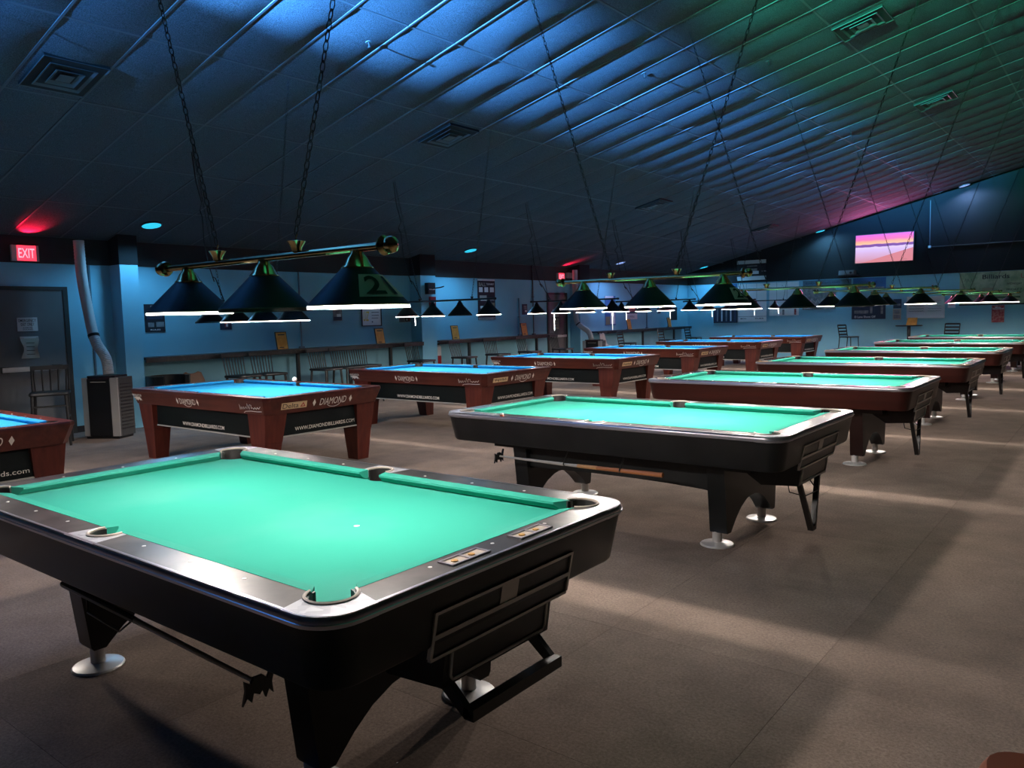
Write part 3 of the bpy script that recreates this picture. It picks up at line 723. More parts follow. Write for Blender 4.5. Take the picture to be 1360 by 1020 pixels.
for i, (x, y, r) in enumerate(TPOS):
    lamp_brass(x, y, LT[i], lits[i], {0: '21', 1: '20'}.get(i), dz=(0, -.004, -.034, -.02, -.015, -.01, -.01)[i],
               lips=((1,1,1), (1,1,1), (1,0,0), (1,0,1), (0,0,1), (1,0,1), (0,1,1))[i])
B_ZC = zc(-4.72)
B_CH = [link_chain('chain', (-.50, 0, 1.74), (-.92, 0, B_ZC-.92*SL)), link_chain('chain', (.48, 0, 1.74), (.88, 0, B_ZC+.88*SL))]
CORD_ME = B().tube([(-.46, 0, 1.735), (-.56, .02, 1.86), (-.66, .03, 2.0), (-.70, .02, 2.02), (-.64, 0, 1.96), (-.72, 0, 2.12), (-.80, 0, 2.4), (-.86, .03, 2.7), (-.93, .05, 2.78), (-.84, .02, 2.86), (-.9, 0, 3.1), (-.95, 0, B_ZC-.95*SL)], .006, 5).mesh('power_cord')
def lamp_dark(x, y, label, lit, dz=0, pulls=()):
    t = thing('billiard_lamp', label, 'lamp', (x, y, 0), 0, 'dark lamps over the blue tables')
    zb = 1.712+dz
    bar = put('bar', B().tube([(-.86, 0, zb), (.86, 0, zb)], .013, 12), 'bar_dark', t)
    for s in (-1, 1): put('finial', FIN, 'bar_dark', bar, (s*.855, 0, zb), (0, s*PI/2, 0), (.6, .6, .6))
    for hx in (-.50, .48): put('hook', HOOK_ME, 'bar_dark', bar, (hx, 0, zb+.008), (0,0,0), (.7, .7, .7))
    for i, sx_ in enumerate((-.76, -.25, .26, .77)):
        s = put('shade', SHADE_ME, 'shade_black_green', t, (sx_, 0, zb-.205), (0,0,0), (.93, .93, 1))
        put('shade_lining', LIN_ME, 'lining', s); put('glow_lip', LIP_ME, 'lip' if lit[i] else 'shade_black', s); put('shade_cap', CAP_ME, 'bar_dark', s)
        put('bulb', BULB_ME, 'bulb_on' if lit[i] else 'bulb_off', s)
        if lit[i]: bulb_light(s, .036, BULB_W*.8*lit[i])
        for (k, px_, L_) in pulls:
            if k == i: put('pull_rod', PULL_ME(L_), 'pull_white_glow', s, (px_, 0, -.004))
    for me in B_CH: put('chain', me, 'chain_dark', t, (0, 0, dz))
    put('power_cord', CORD_ME, 'cord_black', t, (0, 0, dz))
    return t
LB = ['dark bar lamp at the far left above the cut off blue table', 'dark four shade lamp above the table with the red-triangle plate, end shade unlit',
      'dark four shade lamp above the second whole blue table, third shade unlit', 'dark four shade lamp above the third whole blue table',
      'dark four shade lamp above the fourth whole blue table', 'dark four shade lamp above the second farthest blue table', 'dark four shade lamp above the farthest blue table']
blit = [(1,1,1,1), (0,1,1,1), (1,1,0,1), (1,1,1,1), (1,1,1,1), (1,1,1,1), (1,1,1,1)]
bpull = [(), (), ((0, .17, .13),), ((1, -.15, .30), (3, .0, .30)), ((0, .12, .17), (2, .1, .16)), ((1, .1, .17), (3, .1, .16)), ((2, .1, .14),)]
for i, (x, y) in enumerate(BPOS):
    lamp_dark(x, y, LB[i], blit[i], (0, -.02, -.004, 0, 0, 0, 0)[i], bpull[i])

# ================================================================== small things on and under the tables
ck = thing('chalk_cube', 'small red and white chalk cube on the rail of the second black table', 'chalk', (-.724, 2.44, GZ), .3)
put('chalk_block', B().box(-.011, .011, -.011, .011, 0, .014), 'chalk_red', ck); put('chalk_top', B().loft([rr(.011,.011,.002,2,.014), rr(.011,.011,.004,2,.022), rr(.006,.006,.003,2,.0235)]), 'white_sight', ck)
cb = thing('cue_ball', 'white cue ball resting at the far side pocket of the red-triangle plate table', 'ball', (-4.86, 3.74, DZ), 0)
put('ball', B().lathe([(.0285*math.sin(PI*i/12), .0285-.0285*math.cos(PI*i/12)) for i in range(1, 12)], 18), 'white_sight', cb)
def bridge_head(parent, loc, s, m='black_metal'):
    b = B()
    out = [(-.05,-.005),(-.062,-.05),(-.045,-.028),(-.03,-.048),(-.022,-.02),(0,-.032),(.012,-.018),(.022,-.05),(.034,-.024),(.05,-.045),(.046,-.005),(.062,.05),(.05,.052),(.03,.012),(.012,.03),(-.018,.03),(-.03,.012),(-.052,.028)]
    b.prism_x([(y*s, z*s) for y, z in out], -.003, .006)
    return put('bridge_head', b, m, parent, loc)
br1 = thing('bridge_stick', 'dark bridge stick with spiked head hung under the nearest table', 'bridge stick', (0, -.60, .455), 0)
put('shaft', B().tube([(-.46, 0, .035), (.80, 0, -.008)], [.013, .0065], 10), 'cue_grey', br1); bridge_head(br1, (.815, 0, -.010), .9)
put('butt', B().tube([(-.46, 0, .035), (.10, 0, .016)], [.0145, .0115], 10), 'wood_black', br1)
put('hanger', B().tube([(-.28, .05, .11), (-.26, .0, .03), (-.22, -.02, -.02), (.02, -.02, -.035), (.06, 0, .0), (.07, .05, .10)], .004, 5), 'black_metal', br1)
br2 = thing('bridge_stick', 'wooden bridge stick with spiked head under the side of the second black table', 'bridge stick', (0, 2.50, .470), 0)
put('shaft', B().tube([(-.80, 0, .0), (-.245, 0, -.004)], [.007, .012], 10), 'cue_grey', br2); bridge_head(br2, (-.81, 0, 0), .9)
put('butt', B().tube([(-.10, 0, -.004), (.50, 0, 0)], [.012, .016], 10), 'wood_cue', br2)
put('collar', B().tube([(-.245, 0, -.004), (-.10, 0, -.004)], [.009, .012], 10), 'cue_grey', br2)
put('point', B().tube([(-.13, 0, -.004), (.02, 0, -.003)], [.0122, .0137], 10), 'wood_light', br2)
put('hanger', B().tube([(-.235, .06, .10), (-.235, 0, .03), (-.235, -.018, .0), (-.235, 0, -.02), (-.235, .02, .0), (-.235, .04, .10)], .004, 5).tube([(.2, .06, .10), (.2, 0, .03), (.2, -.02, .0), (.2, 0, -.022), (.2, .02, .0), (.2, .04, .10)], .004, 5), 'black_metal', br2)

# ================================================================== left wall furniture
def counter(y0, y1, label, legs):
    t = thing('wall_counter', label, 'counter', (XW, (y0+y1)/2, 0)); h = (y1-y0)/2; yc = (y0+y1)/2
    put('counter_top', B().box(.0, .36, -h, h, .965, 1.0), 'counter_black', t)
    put('front_apron', B().box(.335, .356, -h, h, .925, .965), 'counter_black', t)
    for ly in legs: put('leg', B().box(.30, .35, ly-yc-.025, ly-yc+.025, 0, .93), 'wood_black', t); put('bracket', B().box(0, .30, ly-yc-.02, ly-yc+.02, .92, .965), 'wood_black', t)
    return t
counter(3.80, 9.49, 'long black wall counter between the first and second blue pilasters', (6.45, 8.6))
counter(9.95, 14.2, 'black wall counter beyond the fire extinguisher', (10.9, 13.35))
counter(16.1, 21.8, 'black wall counter at the far end of the blue wall', (18.6, 20.6))

SP_W = .42
def spindle_stool(x, y, rz, label, n=8):
    t = thing('bar_stool', label, 'bar stool', (x, y, 0), rz, 'spindle back stools at the wall counters')
    put('seat', B().loft([rr(.20, .205, .03, 3, .63), rr(.21, .215, .04, 3, .645), rr(.205, .21, .04, 3, .665)]), 'wood_black', t)
    for sx in (1,-1):
        for sy in (1,-1): put('leg', B().tube([(sx*.21, sy*.205, 0), (sx*.17, sy*.17, .64)], [.016, .02], 6), 'wood_black', t)
    put('footrest', B().tube([(.205, -.19, .22), (.205, .19, .22)], .012, 6).tube([(-.205, -.19, .22), (-.205, .19, .22)], .012, 6).tube([(-.2, .19, .3), (.2, .19, .3)], .012, 6).tube([(-.2, -.19, .3), (.2, -.19, .3)], .012, 6), 'wood_black', t)
    put('top_rail', B().box(-.262, -.235, -.21, .21, .94, 1.0), 'wood_black', t)
    for k in range(n):
        yy = -.185+.37*k/(n-1); put('spindle', B().tube([(-.185, yy*.92, .655), (-.248, yy, .945)], .0095, 5), 'spindle_grey', t)
    return t
ST = [(-8.02, 5.12, 'stool with spindle back, first along the long wall counter'), (-8.0, 5.58, 'stool with spindle back, beside the first one at the long counter'),
      (-8.02, 6.72, 'stool with spindle back just past the menu frame at the long counter'), (-8.0, 7.18, 'stool with spindle back, middle of three at the long counter'), (-8.03, 7.62, 'stool with spindle back, last of three at the long counter'),
      (-8.05, 9.05, 'stool with spindle back beside the second pilaster'), (-8.0, 10.25, 'stool with spindle back right beyond the fire extinguisher'), (-8.0, 11.35, 'stool with spindle back under the tall dark poster'),
      (-8.0, 12.5, 'stool with spindle back before the fourth menu frame'), (-7.95, 13.75, 'stool with spindle back beside the second grey door')]
for k, (x, y, lab) in enumerate(ST): spindle_stool(x, y, (.06, -.05, .08, 0, -.06, .1, .15, -.08, .05, .12)[k], lab)

def ladder_chair(x, y, rz, label, slats=4):
    t = thing('ladder_stool', label, 'bar stool', (x, y, 0), rz, 'ladder back stools')
    put('seat', B().loft([rr(.20, .20, .04, 3, .635), rr(.205, .205, .045, 3, .655), rr(.18, .18, .04, 3, .67)]), 'vinyl_black', t)
    for sy in (1,-1):
        put('leg', B().tube([(.19, sy*.185, 0), (.17, sy*.17, .64)], .014, 6), 'black_metal', t)
        put('leg', B().tube([(-.23, sy*.19, 0), (-.175, sy*.18, .64), (-.24, sy*.185, .99)], .014, 6), 'black_metal', t)
    for k in range(slats):
        z = .72+.26*k/(slats-1); put('back_slat', B().box(-.012, .004, -.18, .18, -.022, .022), 'black_metal', t, (-.185-(z-.66)*.17, 0, z), (0, -.18, 0))
    put('footrest', B().tube([(.185, -.18, .2), (.185, .18, .2)], .009, 6).tube([(-.2, -.18, .26), (-.2, .18, .26)], .009, 6).tube([(.185, .18, .26), (-.2, .18, .26)], .009, 6).tube([(.185, -.18, .26), (-.2, -.18, .26)], .009, 6), 'black_metal', t)
    return t
ladder_chair(-3.45, 21.45, -.35, 'black ladder back stool below the dark lettered poster on the back wall')
ladder_chair(-.98, 21.5, PI/2+2.9, 'black ladder back stool right of the small round table')
ladder_chair(-8.0, 16.95, .1, 'black ladder back stool at the far wall counter', 4)
ladder_chair(-8.0, 19.3, .0, 'black ladder back stool past the conduit at the far wall counter')
ladder_chair(-8.0, 21.1, .0, 'black ladder back stool at the end of the far wall counter')

# chair by the emergency door
t = thing('spindle_chair', 'dark wooden spindle back stool in front of the emergency door', 'bar stool', (-7.87, 2.28, 0), -.45)
put('seat', B().loft([rr(.20, .21, .03, 3, .63), rr(.21, .22, .04, 3, .645), rr(.205, .215, .04, 3, .67)]), 'wood_black', t)
for sx in (1,-1):
    for sy in (1,-1): put('leg', B().tube([(sx*.20, sy*.20, 0), (sx*.18, sy*.18, .64)], [.017, .02], 6), 'wood_black', t)
put('stretcher', B().tube([(.195, -.19, .5), (.195, .19, .5)], .012, 6).tube([(-.19, .19, .35), (.19, .19, .35)], .012, 6).tube([(-.19, -.19, .35), (.19, -.19, .35)], .012, 6), 'wood_black', t)
put('top_rail', B().box(-.24, -.21, -.215, .215, .935, .99), 'wood_black', t)
for k in range(5): put('spindle', B().tube([(-.18, -.17+.085*k, .66), (-.225, -.18+.09*k, .94)], .012, 6), 'wood_black', t)
for sy in (1,-1): put('back_post', B().tube([(-.18, sy*.2, .64), (-.225, sy*.205, .98)], .014, 6), 'wood_black', t)

# portable air units with hoses
def air_unit(x, y, rz, label, hose, hlabel, clamp):
    t = thing('air_unit', label, 'air conditioner', (x, y, 0), rz)
    W2, D = .255, .33
    put('cabinet', B().box(-W2, W2, .03, D, .03, .80), 'ac_grey', t)
    put('front_panel', B().loft([[(-.16, -.012, .04), (.16, -.012, .04), (.16, .03, .04), (-.16, .03, .04)], [(-.16, -.012, .78), (.16, -.012, .78), (.16, .03, .78), (-.16, .03, .78)], [(-.16, .02, .815), (.16, .02, .815), (.16, .05, .815), (-.16, .05, .815)]]), 'ac_black', t)
    for s in (-1, 1): put('side_strip', B().hexa([(s*.16-.001, .0, .035), (s*.255, .012, .035), (s*.255, .05, .035), (s*.16-.001, .05, .035)] if s > 0 else [(-.255, .012, .035), (-.16, 0, .035), (-.16, .05, .035), (-.255, .05, .035)],
                                                [(s*.16-.001, .0, .80), (s*.255, .012, .80), (s*.255, .05, .80), (s*.16-.001, .05, .80)] if s > 0 else [(-.255, .012, .80), (-.16, 0, .80), (-.16, .05, .80), (-.255, .05, .80)]), 'ac_silver', t)
    put('top_cover', B().box(-.20, .20, .05, D-.02, .80, .825), 'ac_black', t)
    put('control_strip', B().box(-.11, .11, -.0135, -.011, .745, .752), 'lettering', t)
    for k in range(14): put('vent_slat', B().box(W2, W2+.004, .07, D-.03, .12+.045*k, .135+.045*k), 'ac_black', t)
    put('base', B().box(-W2+.02, W2-.02, .02, D-.02, 0, .03), 'ac_black', t)
    h = thing('exhaust_hose', hlabel, 'hose', hose[0])
    o = Vector(hose[0]); n = 10*(len(hose)-1); pts = []
    def cr(p, q, r_, s_, u): return .5*((2*q)+(-p+r_)*u+(2*p-5*q+4*r_-s_)*u*u+(-p+3*q-3*r_+s_)*u**3)
    H = [Vector(p)-o for p in hose]; H = [H[0]]+H+[H[-1]]
    for i in range(1, len(H)-2):
        for k in range(24): pts.append(cr(H[i-1], H[i], H[i+1], H[i+2], k/24))
    pts.append(H[-1]); rad = [.066+(.003 if i % 2 else -.002) for i in range(len(pts))]
    put('hose_tube', B().tube(pts, rad, 14), 'duct_white', h)
    i = int(clamp*len(pts)); put('hose_clamp', B().tube(pts[i:i+3], .073, 14), 'vinyl_black', h)
    return t
ux, uy = math.cos(.512), math.sin(.512)
air_unit(-7.79, 2.84, .512, 'silver and black portable air unit beside the emergency door', [(-7.93, 3.04, .832), (-7.96, 3.03, 1.05), (-8.1, 2.97, 1.3), (-8.28, 2.98, 1.75), (-8.33, 2.96, 2.15), (-8.34, 2.955, 2.62)], 'white ribbed hose rising from the air unit by the emergency door', .42)
air_unit(-7.83, 14.88, .25, 'silver and black portable air unit beyond the second grey door', [(-8.0, 15.12, .832), (-8.1, 15.15, 1.02), (-8.38, 15.08, 1.25), (-8.42, 15.05, 1.6), (-8.42, 15.05, 2.05), (-8.42, 15.05, 2.60)], 'white hose curving up from the far air unit', .38)

# low seats by the first pilaster
t = thing('tub_chair', 'black upholstered tub chair behind the red-triangle plate table', 'chair', (-8.30, 4.06, 0), 0)
put('seat', B().loft([rr(.26, .26, .09, 4, .22), rr(.27, .27, .1, 4, .40), rr(.24, .24, .1, 4, .44)]), 'vinyl_black', t)
bk = [(.30*math.cos(math.radians(a)), .30*math.sin(math.radians(a))) for a in range(40, 321, 20)]; bi = [(.24*math.cos(math.radians(a)), .24*math.sin(math.radians(a))) for a in range(40, 321, 20)]
put('back', B().prism(bk+bi[::-1], .28, .73), 'vinyl_black', t)
for sx in (1,-1):
    for sy in (1,-1): put('leg', B().tube([(sx*.2, sy*.2, 0), (sx*.19, sy*.19, .23)], .018, 6), 'wood_black', t)
def shell_chair(x, y, rz, label, m, s=1.0, seat=.45):
    t = thing('shell_chair', label, 'chair', (x, y, 0), rz)
    vs = []; fs = []; P = [(.22, .02), (.2, 0), (.0, -.02), (-.16, 0), (-.21, .06), (-.24, .2), (-.26, .32), (-.262, .34)]
    W_ = [.17, .19, .21, .21, .2, .19, .15, .10]
    for (px_, pz), w_ in zip(P, W_):
        for k in range(7):
            u = k/3-1; vs.append((px_+.03*u*u, u*w_*s, seat+pz+.03*u*u))
    for i in range(len(P)-1):
        for k in range(6): a = i*7+k; fs.append((a, a+1, a+8, a+7))
    o = put('shell', B().add(vs, fs), m, t); md = o.modifiers.new('s', 'SOLIDIFY'); md.thickness = .012
    for sx in (1,-1):
        for sy in (1,-1): put('leg', B().tube([(sx*.2, sy*.2, 0), (sx*.13, sy*.14, seat-.005)], .011, 6), 'black_metal', t)
    return t
shell_chair(-8.36, 4.60, 0, 'tan shell chair under the long wall counter beside the tub chair', 'plastic_tan', 1, .37)
shell_chair(-7.95, 15.95, .2, 'cream plastic shell chair beyond the far air unit', 'plastic_cream', 1.1, .60)

# menu frames standing on the counters
def menu(x, y, z, label, w_=.20, h_=.285):
    t = thing('menu_frame', label, 'menu', (x, y, z), 0, 'orange menus on the wall counters')
    lean = -.18
    f = put('frame', B().box(-.012, .006, -w_/2-.012, w_/2+.012, .0, h_+.02), 'wood_black', t, (0,0,0), (0, lean, 0))
    put('menu_sheet', B().box(.006, .0085, -w_/2, w_/2, .01, h_+.008), 'menu_orange', t, (0,0,0), (0, lean, 0))
    put('menu_title', B().box(.0085, .0095, -w_*.33, w_*.33, h_*.86, h_*.92), 'lettering_dark', t, (0,0,0), (0, lean, 0))
    put('menu_footer', B().box(.0085, .0095, -w_*.33, w_*.1, .03, .045), 'lettering_dark', t, (0,0,0), (0, lean, 0))
    put('stand', B().box(-.11, -.01, -.02, .02, 0, .012).box(-.075, -.06, -.02, .02, .0, .16), 'wood_black', t)
for y, lab in ((6.21, 'orange menu frame on the long counter, nearest of the menus'), (8.43, 'orange menu frame on the long counter under the yellow lettered picture'), (10.57, 'orange menu frame on the counter beyond the fire extinguisher'),
               (13.0, 'orange menu frame beside the thin vertical rod'), (17.98, 'orange menu frame on the far wall counter'), (20.48, 'orange menu frame at the end of the far wall counter')):
    menu(-8.50, y, 1.0, lab)

# ------------------------------------------------------------------ posters, signs, notices
def flat(name, label, cat, wall, a0, a1, z0, z1, m, items=(), frame=None, th=.008, off=.004, group=None):
    """a sheet on the left ('L': a = y) or back ('B': a = x) wall; items are given in 0..1 of the sheet"""
    W_, H_ = a1-a0, z1-z0
    if wall == 'L': loc, rot = (XW+off, (a0+a1)/2, z0), (0, 0, PI/2)
    else: loc, rot = ((a0+a1)/2, YB-off, z0), (0, 0, 0)
    t = bpy.data.objects.new(name, None); COL.objects.link(t); t.location = loc; t.rotation_euler = rot; tag(t, label, cat, group)
    put('sheet', B().box(-W_/2, W_/2, -th, 0, 0, H_), m, t)
    if frame:
        e = .018; put('frame', B().box(-W_/2-e, -W_/2, -th-.01, 0, -e, H_+e).box(W_/2, W_/2+e, -th-.01, 0, -e, H_+e).box(-W_/2, W_/2, -th-.01, 0, -e, 0).box(-W_/2, W_/2, -th-.01, 0, H_, H_+e), frame, t)
    for k, it in enumerate(items):
        d = -th-.0008*(1+k*.25)
        if it[0] == 'r':
            _, u0, v0, u1, v1, mm = it
            put('print_block', B().add([((u0-.5)*W_, d, v0*H_), ((u1-.5)*W_, d, v0*H_), ((u1-.5)*W_, d, v1*H_), ((u0-.5)*W_, d, v1*H_)], [(0,1,2,3)]), mm, t)
        elif it[0] == 't':
            _, u, v, w_, h_, s, mm = it[:7]
            text('lettering', s, mm, t, ((u-.5)*W_, d-.0006, v*H_), (PI/2, 0, 0), w_*W_, h_*H_, it[7] if len(it) > 7 else 0, .01)
        elif it[0] == 's':
            _, u, v, w_, h_, n, seed, mm = it
            put('scribble', squiggle('scribble', n, w_*W_, h_*H_, seed, .0045), mm, t, ((u-.5)*W_, d-.003, v*H_), (PI/2, 0, 0))
    return t
flat('notice', 'white emergency exit only notice on the near grey door', 'notice', 'L', 2.28, 2.525, 1.43, 1.61, 'paper', [('t', .5, .78, .86, .22, 'EMERGENCY', 'lettering_dark'), ('t', .5, .50, .66, .22, 'EXIT ONLY', 'lettering_dark'), ('t', .5, .25, .5, .09, 'ALARM WILL', 'lettering_dark'), ('t', .5, .12, .5, .09, 'SOUND', 'lettering_dark')], off=.02)
# curled paper notice below
t = thing('curled_notice', 'curled yellowing paper sheet taped below the emergency notice', 'notice', (XW+.020, 2.41, 1.07))
vs = []; fs = []
for i in range(9):
    for j in range(7):
        u, v = i/8-.5, j/6; pinch = 1-.28*math.sin(PI*min(1, v*1.15))**2; vs.append((.006+.03*math.sin(PI*v)*abs(u*2)**2, u*.225*pinch, v*.29))
for i in range(8):
    for j in range(6): a = i*7+j; fs.append((a, a+7, a+8, a+1))
put('sheet', B().add(vs, fs), 'paper_old', t); put('tape', B().box(.004, .0085, -.11, .11, .265, .29), 'paper', t)
for k in range(4): put('print_line', B().box(.030-.0, .031, -.05, .05, .05+.05*k, .058+.05*k), 'lettering_dark', t)
flat('poster', 'dark poster with pale photos just past the first pilaster', 'poster', 'L', 3.99, 4.30, 1.365, 1.78, 'print_dark', [('r', .08, .60, .92, .74, 'print_grey'), ('r', .1, .45, .9, .57, 'print_navy'), ('r', .15, .18, .45, .34, 'print_grey'), ('r', .55, .18, .95, .36, 'print_grey'), ('t', .5, .08, .5, .05, 'RULES', 'print_white'), ('r', .3, .86, .9, .95, 'print_grey')])
flat('small_picture', 'small dark picture with a red and white spot beside the long counter', 'picture', 'L', 5.215, 5.42, 1.365, 1.485, 'print_navy', [('r', .4, .3, .62, .9, 'print_red'), ('r', .5, .4, .68, .8, 'print_white')])
flat('small_picture', 'small dark square picture left of the yellow lettered frame', 'picture', 'L', 7.508, 7.715, 1.463, 1.67, 'print_grey', [('r', .05, .05, .95, .35, 'print_navy'), ('r', .4, .35, .85, .6, 'print_white')])
flat('framed_print', 'framed white print with bold yellow lettering on the blue wall', 'picture', 'L', 8.20, 8.67, 1.36, 1.795, 'print_white', [('t', .22, .40, .32, .42, 'UZ', 'print_yellow', .3), ('r', .3, .72, .42, .98, 'print_yellow'), ('r', .5, .55, .9, .59, 'print_grey'), ('r', .5, .42, .9, .45, 'print_grey'), ('r', .5, .3, .85, .33, 'print_grey'), ('r', .5, .12, .56, .18, 'print_navy')], frame='wood_black')
flat('small_sticker', 'small red and white sticker sheet left of the second pilaster', 'sticker', 'L', 9.17, 9.48, 1.40, 1.52, 'print_grey', [('r', .5, .15, .95, .75, 'print_dark'), ('r', .6, .3, .72, .6, 'print_white'), ('r', .8, .3, .92, .6, 'print_red')])
flat('tall_poster', 'tall dark poster with three portraits and white lettering', 'poster', 'L', 11.6, 12.21, 1.40, 2.315, 'print_dark', [('r', 0, .96, 1, 1, 'print_white'), ('t', .27, .87, .4, .09, 'BALL', 'paper_old'), ('t', .72, .88, .45, .05, 'TOURNAMENT', 'print_white'), ('r', .07, .68, .28, .80, 'print_white'), ('r', .38, .68, .60, .80, 'print_white'), ('r', .70, .68, .93, .80, 'print_white'), ('r', .1, .52, .5, .60, 'paper_old'), ('r', .15, .47, .5, .52, 'print_white'), ('r', .62, .47, .95, .54, 'print_grey'), ('r', .65, .2, .95, .42, 'print_tan'), ('r', .12, .28, .35, .34, 'print_white'), ('r', 0, 0, 1, .06, 'print_grey')])
flat('small_poster', 'small navy poster beside the thin vertical rods', 'poster', 'L', 13.23, 13.43, 1.495, 1.748, 'print_navy', [('r', .3, .5, .85, .85, 'print_grey'), ('r', .5, .25, .9, .42, 'print_white')])
for z0, z1, lab in ((1.42, 1.61, 'white paper notice, upper of two on the far grey door'), (1.11, 1.38, 'cream paper notice, lower of two on the far grey door')):
    flat('notice', lab, 'notice', 'L', 14.47, 14.74, z0, z1, 'paper' if z0 > 1.4 else 'paper_old', [('r', .15, .7, .85, .8, 'print_grey'), ('r', .15, .45, .85, .55, 'print_grey'), ('r', .15, .2, .85, .3, 'print_grey')], off=.02)
flat('blue_poster', 'blue and white poster on the wall past the far air unit', 'poster', 'L', 17.03, 17.6, 1.14, 1.96, 'print_blue', [('r', .05, .02, .45, .3, 'print_tan'), ('r', .5, .04, .95, .42, 'print_white'), ('r', .5, .5, .9, .6, 'print_white'), ('r', .5, .68, .9, .78, 'print_white'), ('r', 0, .88, .8, 1, 'print_white')])
flat('flyer', 'white flyer with a dark picture above the fifth menu frame', 'flyer', 'L', 18.23, 18.85, 1.285, 1.662, 'print_white', [('r', 0, .45, 1, 1, 'print_navy'), ('r', .2, .6, .8, .95, 'print_red'), ('t', .4, .2, .6, .2, 'OPEN', 'print_grey')])
flat('small_picture', 'tiny dark picture right of the conduit on the far blue wall', 'picture', 'L', 20.13, 20.33, 1.44, 1.607, 'print_navy', [('r', .35, .4, .75, .8, 'print_grey')])
flat('dark_board', 'dark brown board near the far corner of the blue wall', 'board', 'L', 20.95, 21.47, 1.21, 1.62, 'print_dark', [('r', .1, .7, .25, .82, 'print_white')])
# back wall
flat('sign_board', 'dark sign with two white strips high on the black back wall', 'sign', 'B', -7.05, -6.12, 2.40, 3.02, 'print_dark', [('r', 0, .82, 1, 1, 'print_whiteboard'), ('r', 0, 0, 1, .2, 'print_whiteboard'), ('r', .1, .3, .75, .45, 'print_whiteboard'), ('r', .2, .45, .7, .58, 'print_grey'), ('r', .85, .4, 1, .45, 'print_grey'), ('r', .35, .68, .7, .73, 'print_grey')], off=.014)
flat('cue_case', 'wall display case with vertical cue rows near the back left corner', 'case', 'B', -7.81, -7.06, 1.10, 1.54, 'print_navy', [('r', .12+.1*k, .08, .17+.1*k, .95, ('print_grey', 'print_dark', 'print_whiteboard', 'print_dark')[k % 4]) for k in range(8)], frame='wood_black', th=.03)
flat('blue_sign', 'bright blue strip sign at the top left of the back wall', 'sign', 'B', -7.66, -7.05, 2.19, 2.322, 'print_blue', [('r', .05, .2, .95, .35, 'print_navy')])
flat('whiteboard', 'white league chart left of the two on the back wall', 'chart', 'B', -7.03, -6.11, 1.11, 2.29, 'print_whiteboard', [('r', .3, .3, .31, 1, 'print_grey'), ('r', .66, .3, .67, 1, 'print_grey'), ('t', .2, .08, .2, .035, 'MON', 'print_dark'), ('t', .75, .08, .3, .035, 'TUES', 'print_dark'), ('r', 0, .13, 1, .14, 'print_grey'), ('r', .02, .82, .98, .83, 'print_grey')])
flat('whiteboard', 'white league chart right of the two on the back wall', 'chart', 'B', -6.02, -5.12, 1.28, 2.30, 'print_whiteboard', [('r', .25, .25, .26, 1, 'print_grey'), ('r', .6, .25, .61, 1, 'print_grey'), ('s', .45, .9, .05, .03, 6, 4, 'print_dark'), ('r', .85, .02, .92, .2, 'print_red'), ('r', .45, .02, .52, .18, 'print_grey')])
flat('banner_strip', 'grey blue banner with a line of lettering under the projector', 'banner', 'B', -5.0, -3.62, 2.10, 2.30, 'metal_bluegrey', [('t', .42, .62, .72, .34, 'BILLIARDS CONGRATULATES WINNERS', 'print_navy'), ('r', .05, .1, .95, .22, 'print_grey')])
flat('wall_map', 'grey patterned map poster below the lettered banner strip', 'poster', 'B', -5.01, -4.05, 1.44, 2.09, 'print_grey', [('s', .5, .4, .8, .3, 14, 3, 'print_whiteboard'), ('s', .5, .65, .7, .2, 12, 9, 'metal_bluegrey')])
flat('blue_banner', 'blue banner with dark blue marks beneath the television', 'banner', 'B', -3.57, -2.69, 1.96, 2.31, 'print_blue', [('s', .3, .65, .3, .3, 9, 1, 'print_navy'), ('s', .7, .6, .4, .35, 12, 2, 'print_navy'), ('r', .05, .05, .95, .25, 'print_grey')])
flat('lettered_poster', 'dark blue poster with white lettering above the ladder back stool', 'poster', 'B', -3.60, -2.69, 1.13, 1.535, 'print_navy', [('t', .40, .17, .62, .15, 'El Lane Shoot Off', 'print_white'), ('r', .08, .4, .5, .62, 'print_grey'), ('r', .55, .4, .62, .9, 'print_grey'), ('r', .86, .35, .93, .95, 'print_grey')])
flat('notice', 'small yellowish notice left of the whiteboard by the round table', 'notice', 'B', -2.50, -2.285, 1.10, 1.41, 'paper_old', [('r', .12, .55, .88, .88, 'print_grey'), ('r', .12, .12, .88, .45, 'print_grey')])
flat('notice', 'small dark notice directly above the yellowish one', 'notice', 'B', -2.49, -2.28, 1.42, 1.68, 'print_navy', [('r', .5, .3, .9, .5, 'print_grey')])
flat('whiteboard', 'wide whiteboard with writing above the small round table', 'whiteboard', 'B', -2.13, -1.22, 1.145, 1.72, 'print_whiteboard', [('s', .25, .8-.12*k, .4, .04, 16, k, 'print_navy') for k in range(5)]+[('s', .75, .8-.12*k, .36, .03, 14, k+9, 'print_grey') for k in range(5)], frame='aluminium')
flat('notice', 'small pale notice right of the whiteboard', 'notice', 'B', -1.13, -.95, 1.40, 1.52, 'print_whiteboard', [('r', .1, .6, .9, .8, 'print_red')])
flat('camouflage_banner', 'wide green camouflage banner with dark lettering at the right of the back wall', 'banner', 'B', -.86, 1.9, 1.45, 2.325, 'print_camo', [('t', .30, .85, .22, .13, 'Billiards', 'print_dark'), ('t', .53, .84, .06, .13, 'US', 'print_red'), ('s', .08, .75, .08, .2, 9, 3, 'print_dark'), ('r', .19, .40, .28, .52, 'print_tan'), ('t', .45, .62, .12, .06, 'WEDNESDAY', 'print_dark'), ('t', .45, .45, .12, .06, 'FRIDAY 7', 'print_dark'), ('r', .3, .2, .5, .25, 'print_green'), ('r', .0, .0, 1, .04, 'print_dark')])
